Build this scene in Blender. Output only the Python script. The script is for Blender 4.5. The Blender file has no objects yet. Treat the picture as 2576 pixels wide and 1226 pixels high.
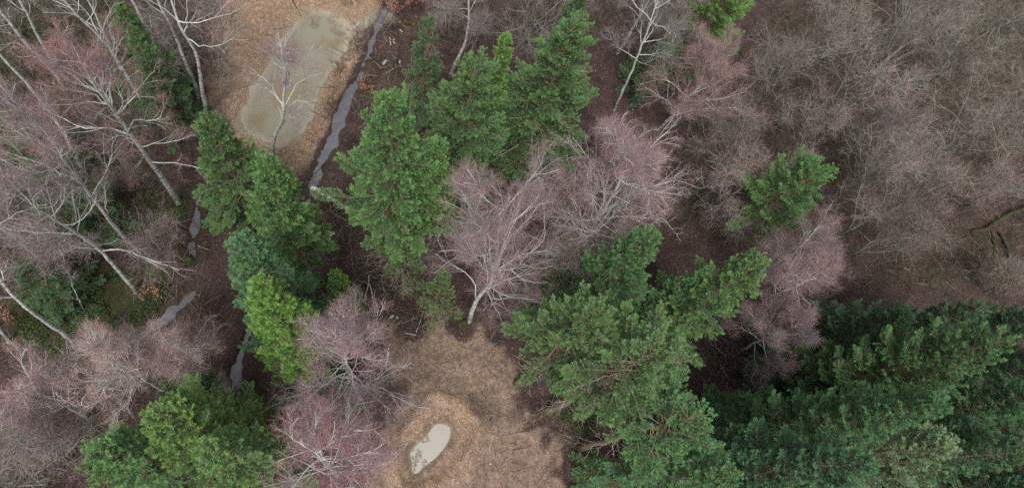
import bpy, math, random
import numpy as np

# ------------------------------------------------------------------ camera, sky, sun, exposure
SC = bpy.context.scene
COL = SC.collection
F = 1717.0                    # focal length in units of a 2576-wide picture
CAM_H = 50.0                  # flying height of the drone, metres
NAD = (980.0, 1260.0)         # where straight-down meets the picture plane

def _cam_axes():
    n = np.array([NAD[0] - 1288, -(NAD[1] - 613), -F]); n /= np.linalg.norm(n)
    Z = -n; Y = np.array([0, 1.0, 0]) - Z[1] * Z; Y /= np.linalg.norm(Y); X = np.cross(Y, Z)
    return np.array([X, Y, Z])
RW = _cam_axes()

cd = bpy.data.cameras.new('camera'); cam = bpy.data.objects.new('camera', cd); COL.objects.link(cam)
cd.sensor_width = 36.0; cd.lens = 36.0 * F / 2576.0; cd.clip_end = 2000.0; cd.clip_start = 0.5
import mathutils
M4 = mathutils.Matrix(RW.tolist()).to_4x4(); M4.translation = (0, 0, CAM_H)
cam.matrix_world = M4
SC.camera = cam

SUN_EL, SUN_AZ = 62.0, 200.0
w = bpy.data.worlds.new('World'); SC.world = w; w.use_nodes = True
nt = w.node_tree; nt.nodes.clear()
wo = nt.nodes.new('ShaderNodeOutputWorld'); bg = nt.nodes.new('ShaderNodeBackground')
sky = nt.nodes.new('ShaderNodeTexSky'); sky.sky_type = 'NISHITA'; sky.sun_disc = False
sky.sun_elevation = math.radians(SUN_EL); sky.sun_rotation = math.radians(SUN_AZ)
sky.air_density = 1.0; sky.dust_density = 4.0; sky.ozone_density = 1.0
hs = nt.nodes.new('ShaderNodeHueSaturation'); hs.inputs['Saturation'].default_value = 0.28   # overcast: the blue is veiled
nt.links.new(sky.outputs[0], hs.inputs['Color']); nt.links.new(hs.outputs[0], bg.inputs[0])
bg.inputs[1].default_value = 0.12
nt.links.new(bg.outputs[0], wo.inputs[0])
sl = bpy.data.lights.new('sun', 'SUN'); so = bpy.data.objects.new('sun', sl); COL.objects.link(so)
sl.energy = 1.5; sl.angle = math.radians(16); sl.color = (1.0, 0.975, 0.94)
so.rotation_euler = (math.radians(90 - SUN_EL), 0, math.radians(180 - SUN_AZ))
SC.view_settings.view_transform = 'Standard'; SC.view_settings.look = 'None'
SC.view_settings.gamma = 1.0; SC.view_settings.exposure = 0.52
SC.cycles.max_bounces = 6; SC.cycles.diffuse_bounces = 4; SC.cycles.glossy_bounces = 2
SC.cycles.use_denoising = False; SC.cycles.denoiser = 'OPENIMAGEDENOISE'; SC.cycles.denoising_prefilter = 'NONE'

# ------------------------------------------------------------------ geometry helpers
def G(px, py, z=0.0):
    d = RW @ np.array([(px - 1288) / F, -(py - 613) / F, -1.0]); t = (z - CAM_H) / d[2]
    return np.array([d[0] * t, d[1] * t, z])
def nearest_h(B, px, py):
    """height on the pixel's ray that is closest to the vertical through B"""
    d = RW @ np.array([(px - 1288) / F, -(py - 613) / F, -1.0])
    s = (d[:2] @ B[:2]) / (d[:2] @ d[:2]); return CAM_H + s * d[2]
def nrm(a):
    return a / np.maximum(np.linalg.norm(a, axis=-1, keepdims=True), 1e-9)

class MB:
    """collects vertices, quads and triangles; builds ONE mesh"""
    def __init__(s): s.v = []; s.q = []; s.t = []; s.a = []; s.qm = []; s.tm = []; s.n = 0
    def add(s, V, Q=None, T=None, A=None, mat=0):
        V = np.asarray(V, np.float32).reshape(-1, 3)
        if Q is not None and len(Q):
            Q = np.asarray(Q, np.int64).reshape(-1, 4); s.q.append(Q + s.n); s.qm.append(np.full(len(Q), mat, np.int32))
        if T is not None and len(T):
            T = np.asarray(T, np.int64).reshape(-1, 3); s.t.append(T + s.n); s.tm.append(np.full(len(T), mat, np.int32))
        s.v.append(V); s.a.append(np.zeros(len(V), np.float32) if A is None else np.broadcast_to(np.asarray(A, np.float32).reshape(-1), (len(V),)))
        s.n += len(V); return s
    def mesh(s, name, mats, off=None, smooth=False):
        V = np.concatenate(s.v) if s.v else np.zeros((0, 3), np.float32)
        if off is not None: V = V - np.asarray(off, np.float32)
        Q = np.concatenate(s.q) if s.q else np.zeros((0, 4), np.int64)
        T = np.concatenate(s.t) if s.t else np.zeros((0, 3), np.int64)
        m = bpy.data.meshes.new(name)
        m.vertices.add(len(V)); m.vertices.foreach_set('co', np.ascontiguousarray(V, np.float32).ravel())
        nl = Q.size + T.size
        m.loops.add(nl); m.loops.foreach_set('vertex_index', np.concatenate([Q.ravel(), T.ravel()]).astype(np.int32))
        nf = len(Q) + len(T); m.polygons.add(nf)
        st = np.concatenate([np.arange(len(Q)) * 4, Q.size + np.arange(len(T)) * 3]).astype(np.int32)
        m.polygons.foreach_set('loop_start', st)
        for x in (mats if isinstance(mats, (list, tuple)) else [mats]): m.materials.append(x)
        mi = np.concatenate([np.concatenate(s.qm) if s.qm else np.zeros(0, np.int32), np.concatenate(s.tm) if s.tm else np.zeros(0, np.int32)])
        m.polygons.foreach_set('material_index', mi.astype(np.int32))
        m.update(calc_edges=True)
        at = m.attributes.new('a', 'FLOAT', 'POINT'); at.data.foreach_set('value', np.concatenate(s.a).astype(np.float32) if s.a else np.zeros(0, np.float32))
        m.polygons.foreach_set('use_smooth', np.full(nf, smooth, bool))
        return m
    def build(s, name, mats, parent=None, off=None, smooth=False, loc=None):
        o = bpy.data.objects.new(name, s.mesh(name, mats, off, smooth)); COL.objects.link(o)
        if parent is not None: o.parent = parent
        if loc is not None: o.location = loc
        return o

def frames(P, rng):
    T = np.empty_like(P); T[:, 1:-1] = P[:, 2:] - P[:, :-2]; T[:, 0] = P[:, 1] - P[:, 0]; T[:, -1] = P[:, -1] - P[:, -2]
    T = nrm(T); ref = rng.normal(size=(len(P), 3)); ch = nrm(P[:, -1] - P[:, 0])
    ref = nrm(ref - (ref * ch).sum(-1, keepdims=True) * ch)[:, None, :]
    U = nrm(ref - (ref * T).sum(-1, keepdims=True) * T); W = np.cross(T, U); return T, U, W
def tube(mb, P, R, s, rng, mat=0, A=None, cap=False):
    N, K, _ = P.shape
    if N == 0: return
    _, U, W = frames(P, rng); th = np.arange(s) * 2 * math.pi / s
    V = P[:, :, None, :] + R[:, :, None, None] * (np.cos(th)[None, None, :, None] * U[:, :, None, :] + np.sin(th)[None, None, :, None] * W[:, :, None, :])
    idx = np.arange(N * K * s).reshape(N, K, s); nx = np.roll(idx, -1, axis=2)
    Q = np.stack([idx[:, :-1], nx[:, :-1], nx[:, 1:], idx[:, 1:]], -1)
    AA = np.repeat((R if A is None else A)[:, :, None], s, 2)
    T = None
    if cap:
        T = []
        for k in range(1, s - 1):
            T.append(np.stack([idx[:, -1, 0], idx[:, -1, k], idx[:, -1, k + 1]], -1)); T.append(np.stack([idx[:, 0, 0], idx[:, 0, k + 1], idx[:, 0, k]], -1))
        T = np.concatenate(T)
    mb.add(V, Q, T, AA.ravel(), mat)
def ribbon(mb, P, Wd, rng, mat=0, A=0.0):
    N, K, _ = P.shape
    if N == 0: return
    _, U, _w = frames(P, rng)
    V = np.stack([P - U * Wd[:, :, None], P + U * Wd[:, :, None]], 2)
    idx = np.arange(N * K * 2).reshape(N, K, 2)
    Q = np.stack([idx[:, :-1, 0], idx[:, :-1, 1], idx[:, 1:, 1], idx[:, 1:, 0]], -1)
    A = np.broadcast_to(np.asarray(A, np.float32), (N,)); mb.add(V, Q, None, np.repeat(A, K * 2), mat)

def lerp_poly(P, t):
    """P (N,K,3), t (N,) -> point, tangent"""
    K = P.shape[1]; x = np.clip(t, 0, .9999) * (K - 1); i = x.astype(int); f = (x - i)[:, None]; n = np.arange(len(P))
    a = P[n, i]; b = P[n, i + 1]; return a + (b - a) * f, nrm(b - a)
def turn(T, ang, az, rng):
    """directions at angle ang from T, azimuth az about it"""
    ref = np.where(np.abs(T[:, 2:3]) < .9, np.array([[0, 0, 1.0]]), np.array([[1.0, 0, 0]]))
    U = nrm(np.cross(ref, T)); W = np.cross(T, U)
    s = np.cos(az)[:, None] * U + np.sin(az)[:, None] * W
    return nrm(np.cos(ang)[:, None] * T + np.sin(ang)[:, None] * s)
def walk(B, D, L, K, wig, trop, rng):
    P = np.empty((len(B), K, 3)); P[:, 0] = B; d = D.copy()
    trop = np.broadcast_to(np.asarray(trop, float), (len(B),))
    for k in range(1, K):
        d = d + rng.normal(size=d.shape) * wig; d[:, 2] += trop; d = nrm(d)
        P[:, k] = P[:, k - 1] + d * (L / (K - 1))[:, None]
    return P
def plen(P): return np.linalg.norm(np.diff(P, axis=1), axis=2).sum(1)
def spawn(P, R, n, t0, t1, ang, lf, K, wig, trop, rng, own=None, rmax=.6, lmin=.15, shape=.5, rl=.012, lpow=1.0, lr=(.6, 1.2)):
    """n children for each parent"""
    N, Kp, _ = P.shape; nn = np.maximum(0, np.round(n * np.ones(N))).astype(int)
    par = np.repeat(np.arange(N), nn); M = len(par)
    t = rng.uniform(t0, t1, M); B, T = lerp_poly(P[par], t); L = plen(P)[par]
    az = rng.uniform(0, 2 * math.pi, M); an = np.radians(rng.uniform(ang[0], ang[1], M))
    D = turn(T, an, az, rng)
    ln = np.maximum(lmin, L ** lpow * lf * rng.uniform(*lr, M) * (1 - shape * np.abs(t - t0) / max(1e-6, (t1 - t0))))
    C = walk(B, D, ln, K, wig, trop, rng)
    x = t * (Kp - 1); i = np.minimum(x.astype(int), Kp - 2); rp = R[par, i] + (R[par, i + 1] - R[par, i]) * (x - i)
    r0 = np.minimum(rp * rmax, ln * rl)
    RR = r0[:, None] * (1 - .8 * np.linspace(0, 1, K))[None]
    return C, RR, (own[par] if own is not None else par)

# ------------------------------------------------------------------ materials
def new_mat(name, rough=.8, spec=.3):
    m = bpy.data.materials.new(name); m.use_nodes = True; t = m.node_tree
    b = t.nodes['Principled BSDF']; b.inputs['Roughness'].default_value = rough
    b.inputs['Specular IOR Level'].default_value = spec
    return m, t, b
def nd(t, kind, **kw):
    n = t.nodes.new(kind)
    for k, v in kw.items():
        if k.startswith('i_'): n.inputs[k[2:].replace('_', ' ')].default_value = v
        else: setattr(n, k, v)
    return n
def attr(t, name): return nd(t, 'ShaderNodeAttribute', attribute_name=name).outputs['Fac']
def ramp(t, fac, stops):
    r = t.nodes.new('ShaderNodeValToRGB'); e = r.color_ramp.elements
    while len(e) < len(stops): e.new(.5)
    for x, (p, c) in zip(e, stops): x.position = p; x.color = (*c, 1)
    t.links.new(fac, r.inputs[0]); return r.outputs[0]
def mix(t, fac, a, b, mode='MIX'):
    n = nd(t, 'ShaderNodeMix', data_type='RGBA', blend_type=mode)
    for s, x in ((0, fac), (6, a), (7, b)):
        if isinstance(x, (int, float)): n.inputs[s].default_value = x
        elif isinstance(x, tuple): n.inputs[s].default_value = (*x, 1)
        else: t.links.new(x, n.inputs[s])
    return n.outputs[2]
def math_n(t, op, a, b=0.0, clamp=False):
    n = nd(t, 'ShaderNodeMath', operation=op, use_clamp=clamp)
    for s, x in ((0, a), (1, b)):
        if isinstance(x, (int, float)): n.inputs[s].default_value = x
        else: t.links.new(x, n.inputs[s])
    return n.outputs[0]
def noise(t, vec, scale, detail=4, rough=.6, out='Fac'):
    n = nd(t, 'ShaderNodeTexNoise'); n.inputs['Scale'].default_value = scale; n.inputs['Detail'].default_value = detail
    n.inputs['Roughness'].default_value = rough
    if vec is not None: t.links.new(vec, n.inputs['Vector'])
    return n.outputs[out]
def smooth(t, x, a, b):
    n = nd(t, 'ShaderNodeMapRange', interpolation_type='SMOOTHSTEP'); t.links.new(x, n.inputs[0])
    n.inputs[1].default_value = a; n.inputs[2].default_value = b; return n.outputs[0]
def objcoord(t): return nd(t, 'ShaderNodeTexCoord').outputs['Object']
def bump(t, b, h, strength=.5, dist=.05):
    n = nd(t, 'ShaderNodeBump'); n.inputs['Strength'].default_value = strength; n.inputs['Distance'].default_value = dist
    t.links.new(h, n.inputs['Height']); t.links.new(n.outputs[0], b.inputs['Normal'])

def foliage_mat(name, trans=.25):
    """needles: hue per tree from the object colour, 'a' = 0 old inner needle, crown shade painted in .. 1 fresh tip"""
    m, t, b = new_mat(name, .55, .35)
    oc = nd(t, 'ShaderNodeObjectInfo').outputs['Color']
    v = math_n(t, 'MULTIPLY_ADD', attr(t, 'a'), 1.35); v.node.inputs[2].default_value = .3  # inner needles deepened further to paint the dark gaps between plumes
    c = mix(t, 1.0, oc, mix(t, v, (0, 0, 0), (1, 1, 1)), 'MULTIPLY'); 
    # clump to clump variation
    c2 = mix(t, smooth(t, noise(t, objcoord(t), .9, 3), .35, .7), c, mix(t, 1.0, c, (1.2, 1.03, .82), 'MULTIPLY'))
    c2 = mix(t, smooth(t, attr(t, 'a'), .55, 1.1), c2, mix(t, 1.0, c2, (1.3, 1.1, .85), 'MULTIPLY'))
    t.links.new(c2, b.inputs['Base Color'])
    b.inputs['Subsurface Weight'].default_value = 0
    return m
NEEDLE = foliage_mat('spruce_needles')

def wood_mat(name, stops, scale=6, rough=.85, moss=None, bands=False):
    m, t, b = new_mat(name, rough, .2)
    oc = objcoord(t)
    mp = nd(t, 'ShaderNodeMapping'); mp.inputs['Scale'].default_value = (1, 1, .35); t.links.new(oc, mp.inputs[0])
    c = ramp(t, noise(t, mp.outputs[0], scale, 5, .65), stops)
    if moss:
        z = nd(t, 'ShaderNodeSeparateXYZ'); t.links.new(oc, z.inputs[0])
        k = math_n(t, 'MULTIPLY', smooth(t, z.outputs[2], moss, 0.0), smooth(t, noise(t, oc, 5, 3), .38, .6))
        c = mix(t, k, c, (.07, .085, .02))
    t.links.new(c, b.inputs['Base Color']); bump(t, b, noise(t, oc, scale * 6, 3), .5, .02)
    return m
CONIFER_BARK = wood_mat('conifer_bark', [(.3, (.11, .085, .06)), (.55, (.21, .17, .125)), (.75, (.3, .26, .2))], 3, moss=1.5)
SPRAY_WOOD = wood_mat('spruce_branch_wood', [(.3, (.17, .11, .06)), (.7, (.34, .25, .15))], 3)
DEAD_WOOD = wood_mat('dead_branch_wood', [(.3, (.27, .23, .18)), (.7, (.46, .42, .35))], 3)

def birch_mat():
    m, t, b = new_mat('birch_bark', .7, .25)
    oc = objcoord(t); a = attr(t, 'a')
    mp = nd(t, 'ShaderNodeMapping'); mp.inputs['Scale'].default_value = (1.3, 1.3, 7); t.links.new(oc, mp.inputs[0])
    band = smooth(t, noise(t, mp.outputs[0], 1.5, 5, .7), .5, .62)
    wht = ramp(t, noise(t, oc, 3, 3), [(.3, (.5, .5, .47)), (.7, (.74, .75, .72))])
    z = nd(t, 'ShaderNodeSeparateXYZ'); t.links.new(oc, z.inputs[0])
    big = smooth(t, a, .03, .12)                      # lenticel bands show on the thick wood
    c = mix(t, math_n(t, 'MULTIPLY', band, big), wht, (.085, .08, .07))
    rough_base = math_n(t, 'MULTIPLY', smooth(t, z.outputs[2], 4.5, .3), smooth(t, noise(t, oc, 2.2, 4), .4, .62))
    c = mix(t, math_n(t, 'MULTIPLY', rough_base, .8), c, (.12, .105, .085))
    moss = math_n(t, 'MULTIPLY', smooth(t, z.outputs[2], 2.2, .1), smooth(t, noise(t, oc, 4, 3), .36, .55))
    c = mix(t, moss, c, (.07, .09, .015))
    alg = math_n(t, 'MULTIPLY', smooth(t, noise(t, oc, .5, 3), .48, .68), .5)
    c = mix(t, alg, c, (.27, .29, .19))
    thin = smooth(t, a, .0085, .005)                   # young wood is purple-brown, old wood white
    c = mix(t, thin, c, (.2, .13, .125))
    t.links.new(c, b.inputs['Base Color']); return m
BIRCH = birch_mat()
def twig_mat(name):
    m, t, b = new_mat(name, .6, .3)
    oc = nd(t, 'ShaderNodeObjectInfo').outputs['Color']
    c = mix(t, smooth(t, noise(t, objcoord(t), .8, 3), .3, .7), mix(t, 1., oc, (.85, .92, .95), 'MULTIPLY'), mix(t, 1., oc, (1.2, 1.02, 1.0), 'MULTIPLY'))
    c = mix(t, attr(t, 'a'), c, mix(t, 1., c, (1.5, 1.45, 1.4), 'MULTIPLY'))
    t.links.new(c, b.inputs['Base Color']); return m
TWIG = twig_mat('birch_twigs')
def greywood():
    m, t, b = new_mat('lichened_grey_wood', .85, .2)
    oc = objcoord(t); a = attr(t, 'a')
    c = ramp(t, noise(t, oc, 1.6, 4), [(.3, (.15, .145, .11)), (.5, (.27, .27, .225)), (.72, (.38, .375, .33))])
    z = nd(t, 'ShaderNodeSeparateXYZ'); t.links.new(oc, z.inputs[0])
    k = math_n(t, 'MULTIPLY', smooth(t, z.outputs[2], 6., .5), smooth(t, noise(t, oc, 2.5, 3), .35, .6))
    c = mix(t, k, c, (.075, .085, .025))
    t.links.new(c, b.inputs['Base Color']); return m
GREYWOOD = greywood()

# ------------------------------------------------------------------ ground: outlines drawn on the picture, laid on z = 0
def poly(pts): return np.array([G(x, y)[:2] for x, y in pts])
POND1 = poly([(598, 312), (603, 285), (618, 245), (640, 205), (665, 165), (690, 118), (715, 82), (738, 55), (755, 35), (778, 24), (815, 22), (845, 34), (862, 52), (880, 70), (878, 95), (870, 122), (850, 160), (835, 190), (818, 225), (800, 265), (785, 300), (770, 330), (750, 352), (720, 366), (690, 367), (660, 362), (630, 350), (608, 332)])
OUTLET = poly([(846, 34), (866, 46), (888, 54), (925, 42), (960, 30), (992, 22), (992, 48), (965, 60), (935, 68), (905, 84), (888, 98), (872, 100), (858, 70)])
CLEAR1 = poly([(535, -60), (1000, -60), (985, 10), (960, 35), (935, 70), (925, 110), (900, 170), (885, 210), (860, 255), (850, 300), (830, 345), (815, 385), (795, 425), (780, 470), (730, 480), (660, 440), (590, 360), (520, 290), (498, 245), (500, 180), (520, 90), (535, 30)])
CORE1 = poly([(600, -60), (960, -60), (950, 20), (925, 50), (905, 90), (888, 130), (893, 180), (870, 240), (845, 280), (815, 330), (800, 365), (780, 400), (740, 415), (660, 395), (590, 345), (570, 290), (590, 220), (600, 150), (560, 80), (570, 20)])
POND2 = poly([(1103, 1060), (1120, 1061), (1134, 1070), (1141, 1084), (1138, 1100), (1130, 1117), (1112, 1140), (1096, 1157), (1080, 1172), (1066, 1180), (1057, 1190), (1045, 1197), (1034, 1194), (1030, 1180), (1031, 1165), (1026, 1150), (1027, 1132), (1042, 1115), (1062, 1098), (1080, 1078), (1090, 1065)])
CLEAR2 = poly([(948, 800), (975, 792), (1005, 800), (1012, 826), (1030, 836), (1060, 830), (1070, 795), (1100, 790), (1128, 797), (1135, 830), (1160, 846), (1200, 842), (1225, 862), (1262, 880), (1300, 905), (1295, 960), (1305, 1040), (1335, 1070), (1385, 1092), (1414, 1130), (1424, 1260), (1420, 1330), (930, 1330), (930, 1200), (955, 1110), (985, 1035), (990, 985), (965, 935), (940, 870)])
RING2 = poly([(1075, 985), (1120, 980), (1160, 995), (1195, 1030), (1220, 1070), (1215, 1110), (1190, 1150), (1165, 1190), (1140, 1240), (1000, 1250), (975, 1190), (985, 1130), (1015, 1070), (1045, 1020)])
STREAM_C = [(1000, -60, 8), (985, 2, 8), (968, 30, 9), (950, 62, 9), (940, 95, 9), (931, 125, 11), (915, 158, 13), (905, 188, 13), (893, 212, 15), (880, 240, 18), (868, 266, 22), (858, 295, 22), (846, 325, 20), (836, 350, 22), (822, 380, 24), (808, 408, 22), (797, 435, 18), (789, 458, 14), (783, 485, 9), (770, 530, 7), (740, 600, 7), (690, 690, 7), (640, 790, 9), (612, 870, 12), (603, 900, 15), (597, 940, 15), (588, 975, 13), (577, 1005, 12), (565, 1035, 11), (540, 1080, 6), (500, 1150, 5)]
STREAM_B = [(495, 500, 4), (497, 545, 9), (488, 580, 12), (482, 612, 13), (486, 635, 11), (500, 660, 4), (505, 690, 3), (490, 730, 5), (472, 752, 11), (452, 772, 17), (430, 785, 16), (408, 806, 12), (385, 824, 11), (365, 836, 10), (345, 850, 6), (300, 880, 3)]
def strip_poly(c):
    P = np.array([G(x, y)[:2] for x, y, _ in c]); W = np.array([wd for *_x, wd in c]) * .0225
    T = np.gradient(P, axis=0); T = T / np.linalg.norm(T, axis=1, keepdims=True); Nn = np.stack([-T[:, 1], T[:, 0]], 1)
    return P, W, Nn
def sdist(P, poly_):
    """signed distance, negative inside"""
    out = np.full(len(P), 1e9); ins = np.zeros(len(P), bool); n = len(poly_)
    lo = poly_.min(0) - 4; hi = poly_.max(0) + 4; near = ((P > lo) & (P < hi)).all(1); Q = P[near]; d = np.full(len(Q), 1e9); iq = np.zeros(len(Q), bool)
    for i in range(n):
        a = poly_[i]; b = poly_[(i + 1) % n]; e = b - a; t = np.clip(((Q - a) @ e) / (e @ e), 0, 1)
        d = np.minimum(d, np.linalg.norm(Q - a - t[:, None] * e, axis=1))
        c = ((a[1] > Q[:, 1]) != (b[1] > Q[:, 1])) & (Q[:, 0] < (b[0] - a[0]) * (Q[:, 1] - a[1]) / (b[1] - a[1] + 1e-12) + a[0]); iq ^= c
    out[near] = np.where(iq, -d, d); return out
def cdist(P, c):
    C, W, _ = strip_poly(c); out = np.full(len(P), 1e9)
    near = ((P > C.min(0) - 5) & (P < C.max(0) + 5)).all(1); Q = P[near]; d = np.full(len(Q), 1e9)
    for i in range(len(C) - 1):
        a, b = C[i], C[i + 1]; e = b - a; t = np.clip(((Q - a) @ e) / (e @ e), 0, 1)
        d = np.minimum(d, np.linalg.norm(Q - a - t[:, None] * e, axis=1) - (W[i] + (W[i + 1] - W[i]) * t))
    out[near] = d; return out
def vnoise(P, s, seed):
    """value noise on the plane, 0..1"""
    r = np.random.default_rng(seed); tab = r.random((256, 256)); X = P / s; i = np.floor(X).astype(int); f = X - i; f = f * f * (3 - 2 * f)
    g = lambda a, b: tab[(i[:, 0] + a) % 256, (i[:, 1] + b) % 256]
    return (g(0, 0) * (1 - f[:, 0]) + g(1, 0) * f[:, 0]) * (1 - f[:, 1]) + (g(0, 1) * (1 - f[:, 0]) + g(1, 1) * f[:, 0]) * f[:, 1]
def fbm(P, s, seed, o=4):
    return sum(vnoise(P, s / 2 ** k, seed + k) * .5 ** k for k in range(o)) / sum(.5 ** k for k in range(o))
def sstep(a, b, x):
    t = np.clip((x - a) / (b - a), 0, 1); return t * t * (3 - 2 * t)
def ground_z(P):
    d1 = sdist(P, POND1) + (fbm(P, 1.4, 5, 5) - .5) * 1.2; d2 = sdist(P, POND2) + (fbm(P, .7, 9, 5) - .5) * .2
    ds = np.minimum(cdist(P, STREAM_C), cdist(P, STREAM_B)) + (fbm(P, .9, 15) - .5) * .9
    z = (fbm(P, 9, 21) - .5) * .5 + (fbm(P, 1.3, 31, 3) - .5) * .34
    flat = np.minimum(np.minimum(sstep(0, 3, d1), sstep(0, 2.5, d2)), sstep(0, 1.6, ds)); z = z * flat
    do = sdist(P, OUTLET) + (fbm(P, .8, 19) - .5) * 1.1
    z = z * sstep(0, 1.5, do) - .14 * sstep(.2, -.4, do)
    z += -.35 * sstep(.35, -1.0, d1) - .3 * sstep(.1, -.5, d2) - .32 * sstep(.1, -.25, ds) + .04
    z += .12 * np.exp(-((ds - .7) / .5) ** 2) + .1 * np.exp(-((d2 - .8) / .5) ** 2)
    rg = sdist(P, RING2) + (fbm(P, 1.4, 61) - .5) * .9
    z += .42 * np.exp(-((rg + .4) / .55) ** 2) * sstep(0, .8, d2) + .1 * np.exp(-((d2 - 1.6) / .5) ** 2) * (rg < 0)
    return z
WATER_Z = -.06

def grid_ground():
    x0, x1, y0, y1, st = -46, 84, -10, 64, .2
    xs = np.concatenate([[-900, -400, -180, -90, -60], np.arange(x0, x1, st), [95, 120, 200, 450, 950]])
    ys = np.concatenate([[-900, -400, -150, -60, -25], np.arange(y0, y1, st), [72, 90, 150, 400, 900]])
    X, Y = np.meshgrid(xs, ys, indexing='ij'); P = np.stack([X.ravel(), Y.ravel()], 1)
    Z = ground_z(P); V = np.column_stack([P, Z]); nx, ny = len(xs), len(ys)
    idx = np.arange(nx * ny).reshape(nx, ny)
    Q = np.stack([idx[:-1, :-1], idx[1:, :-1], idx[1:, 1:], idx[:-1, 1:]], -1).reshape(-1, 4)
    mb = MB(); mb.add(V, Q); return mb, P
def ground_mat():
    m, t, b = new_mat('forest_floor', .95, .1)
    oc = objcoord(t)
    n1 = noise(t, oc, 9, 5, .7); n2 = noise(t, oc, 22, 3, .6); n3 = noise(t, oc, .45, 4, .6); n4 = noise(t, oc, 2.2, 4, .6)
    vor = nd(t, 'ShaderNodeTexVoronoi'); vor.inputs['Scale'].default_value = 11; t.links.new(oc, vor.inputs['Vector'])
    vc = nd(t, 'ShaderNodeSeparateColor'); t.links.new(vor.outputs['Color'], vc.inputs[0])
    # leaf litter of the wood floor: dark purple brown with russet and pale single leaves
    lit = ramp(t, n1, [(.28, (.023, .016, .0145)), (.46, (.063, .043, .039)), (.6, (.11, .074, .066)), (.78, (.19, .135, .12))])
    lit = mix(t, smooth(t, vc.outputs[0], .9, .96), lit, ramp(t, vc.outputs[1], [(.2, (.14, .07, .045)), (.8, (.2, .14, .105))]))
    lit = mix(t, smooth(t, n3, .42, .68), lit, mix(t, 1., lit, (.5, .52, .54), 'MULTIPLY'))
    lit = mix(t, smooth(t, noise(t, oc, .8, 5, .7), .55, .7), lit, mix(t, 1., lit, (1.25, 1.28, 1.2), 'MULTIPLY'))
    # mossy / ivy ground
    grn = ramp(t, n1, [(.3, (.018, .024, .01)), (.55, (.05, .062, .022)), (.75, (.1, .12, .035))])
    g = math_n(t, 'MULTIPLY', attr(t, 'green'), smooth(t, n4, .34, .56)); lit = mix(t, g, lit, grn)
    # scraped tan earth with chips
    tan = ramp(t, n1, [(.26, (.11, .08, .06)), (.44, (.3, .222, .17)), (.58, (.39, .3, .235)), (.76, (.5, .41, .33))])
    tan = mix(t, smooth(t, n4, .4, .62), tan, mix(t, 1., tan, (.66, .62, .61), 'MULTIPLY'))
    tan = mix(t, smooth(t, noise(t, oc, .7, 4, .6), .5, .66), tan, mix(t, 1., tan, (1.22, 1.17, 1.1), 'MULTIPLY'))
    tan = mix(t, smooth(t, vc.outputs[0], .95, .99), tan, (.36, .3, .23))
    org = ramp(t, n1, [(.26, (.14, .08, .046)), (.44, (.28, .172, .1)), (.58, (.37, .24, .146)), (.76, (.47, .34, .23))])
    org = mix(t, smooth(t, vc.outputs[2], .9, .95), org, (.55, .45, .33))
    ok = math_n(t, 'MULTIPLY', attr(t, 'orange'), smooth(t, n4, .3, .6)); tan = mix(t, ok, mix(t, smooth(t, attr(t, 'orange'), .0, .25), mix(t, 1., tan, (.84, .82, .82), 'MULTIPLY'), mix(t, 1., tan, (1.1, 1.08, 1.06), 'MULTIPLY')), org)
    jag = math_n(t, 'ADD', attr(t, 'tan'), math_n(t, 'MULTIPLY', math_n(t, 'SUBTRACT', n2, .5), .9))
    c = mix(t, smooth(t, jag, .22, .8), lit, tan)
    # bare wet mud at the water's edge and the bed
    mud = ramp(t, n4, [(.3, (.2, .17, .125)), (.7, (.36, .32, .25))])
    c = mix(t, attr(t, 'mud'), c, mud)
    blk = math_n(t, 'MULTIPLY', attr(t, 'dark'), smooth(t, n4, .3, .5)); c = mix(t, blk, c, mix(t, n1, (.025, .018, .014), (.12, .085, .07)))
    t.links.new(c, b.inputs['Base Color'])
    h = math_n(t, 'ADD', n1, math_n(t, 'MULTIPLY', vc.outputs[1], .5)); bump(t, b, h, .9, .08)
    return m
gmb, GP = grid_ground()
ground = gmb.build('ground', ground_mat(), smooth=True); ground['kind'] = 'structure'
def gattr(name, val):
    at = ground.data.attributes.new(name, 'FLOAT', 'POINT'); at.data.foreach_set('value', np.clip(val, 0, 1).astype(np.float32))
def blob(pts, soft=1.0, wob=1.6, seed=0):
    return sstep(soft, -soft, sdist(GP, poly(pts)) + (fbm(GP, 2.2, 70 + seed) - .5) * wob * 2)
_d1 = sdist(GP, POND1); _d2 = sdist(GP, POND2); _o = sdist(GP, OUTLET); _s = np.minimum(cdist(GP, STREAM_C), cdist(GP, STREAM_B))
_t1 = sstep(.5, -1.2, sdist(GP, CLEAR1) + (fbm(GP, 1.7, 41) - .5) * 2.6); _t2 = sstep(.8, -.9, sdist(GP, CLEAR2) + (fbm(GP, 1.1, 44, 3) - .5) * 2.6 + (fbm(GP, 4, 48, 3) - .5) * 2.4)
_c1 = sstep(.8, -1.2, sdist(GP, CORE1) + (fbm(GP, 1.7, 47) - .5) * 2.2)
_dk2 = np.maximum.reduce([blob([(985, 965), (1030, 955), (1035, 1000), (1000, 1030), (975, 1010)], .4, .8, 1), .75 * blob([(1165, 985), (1230, 1000), (1265, 1050), (1240, 1075), (1190, 1035)], .6, .8, 2),
    .6 * blob([(1230, 880), (1330, 900), (1300, 960), (1230, 930)], .6, 1, 3), .5 * blob([(990, 835), (1070, 835), (1060, 870), (1000, 870)], .5, .8, 4), .6 * blob([(1260, 1010), (1330, 1010), (1300, 1080), (1250, 1060)], .6, 1, 5), .4 * blob([(1060, 930), (1230, 950), (1180, 985), (1080, 970)], .5, .8, 6)])
gattr('tan', np.maximum(_t1 * (.62 + .38 * _c1), _t2 * (1 - .6 * _dk2)) * sstep(-.1, .25, _s))
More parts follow.
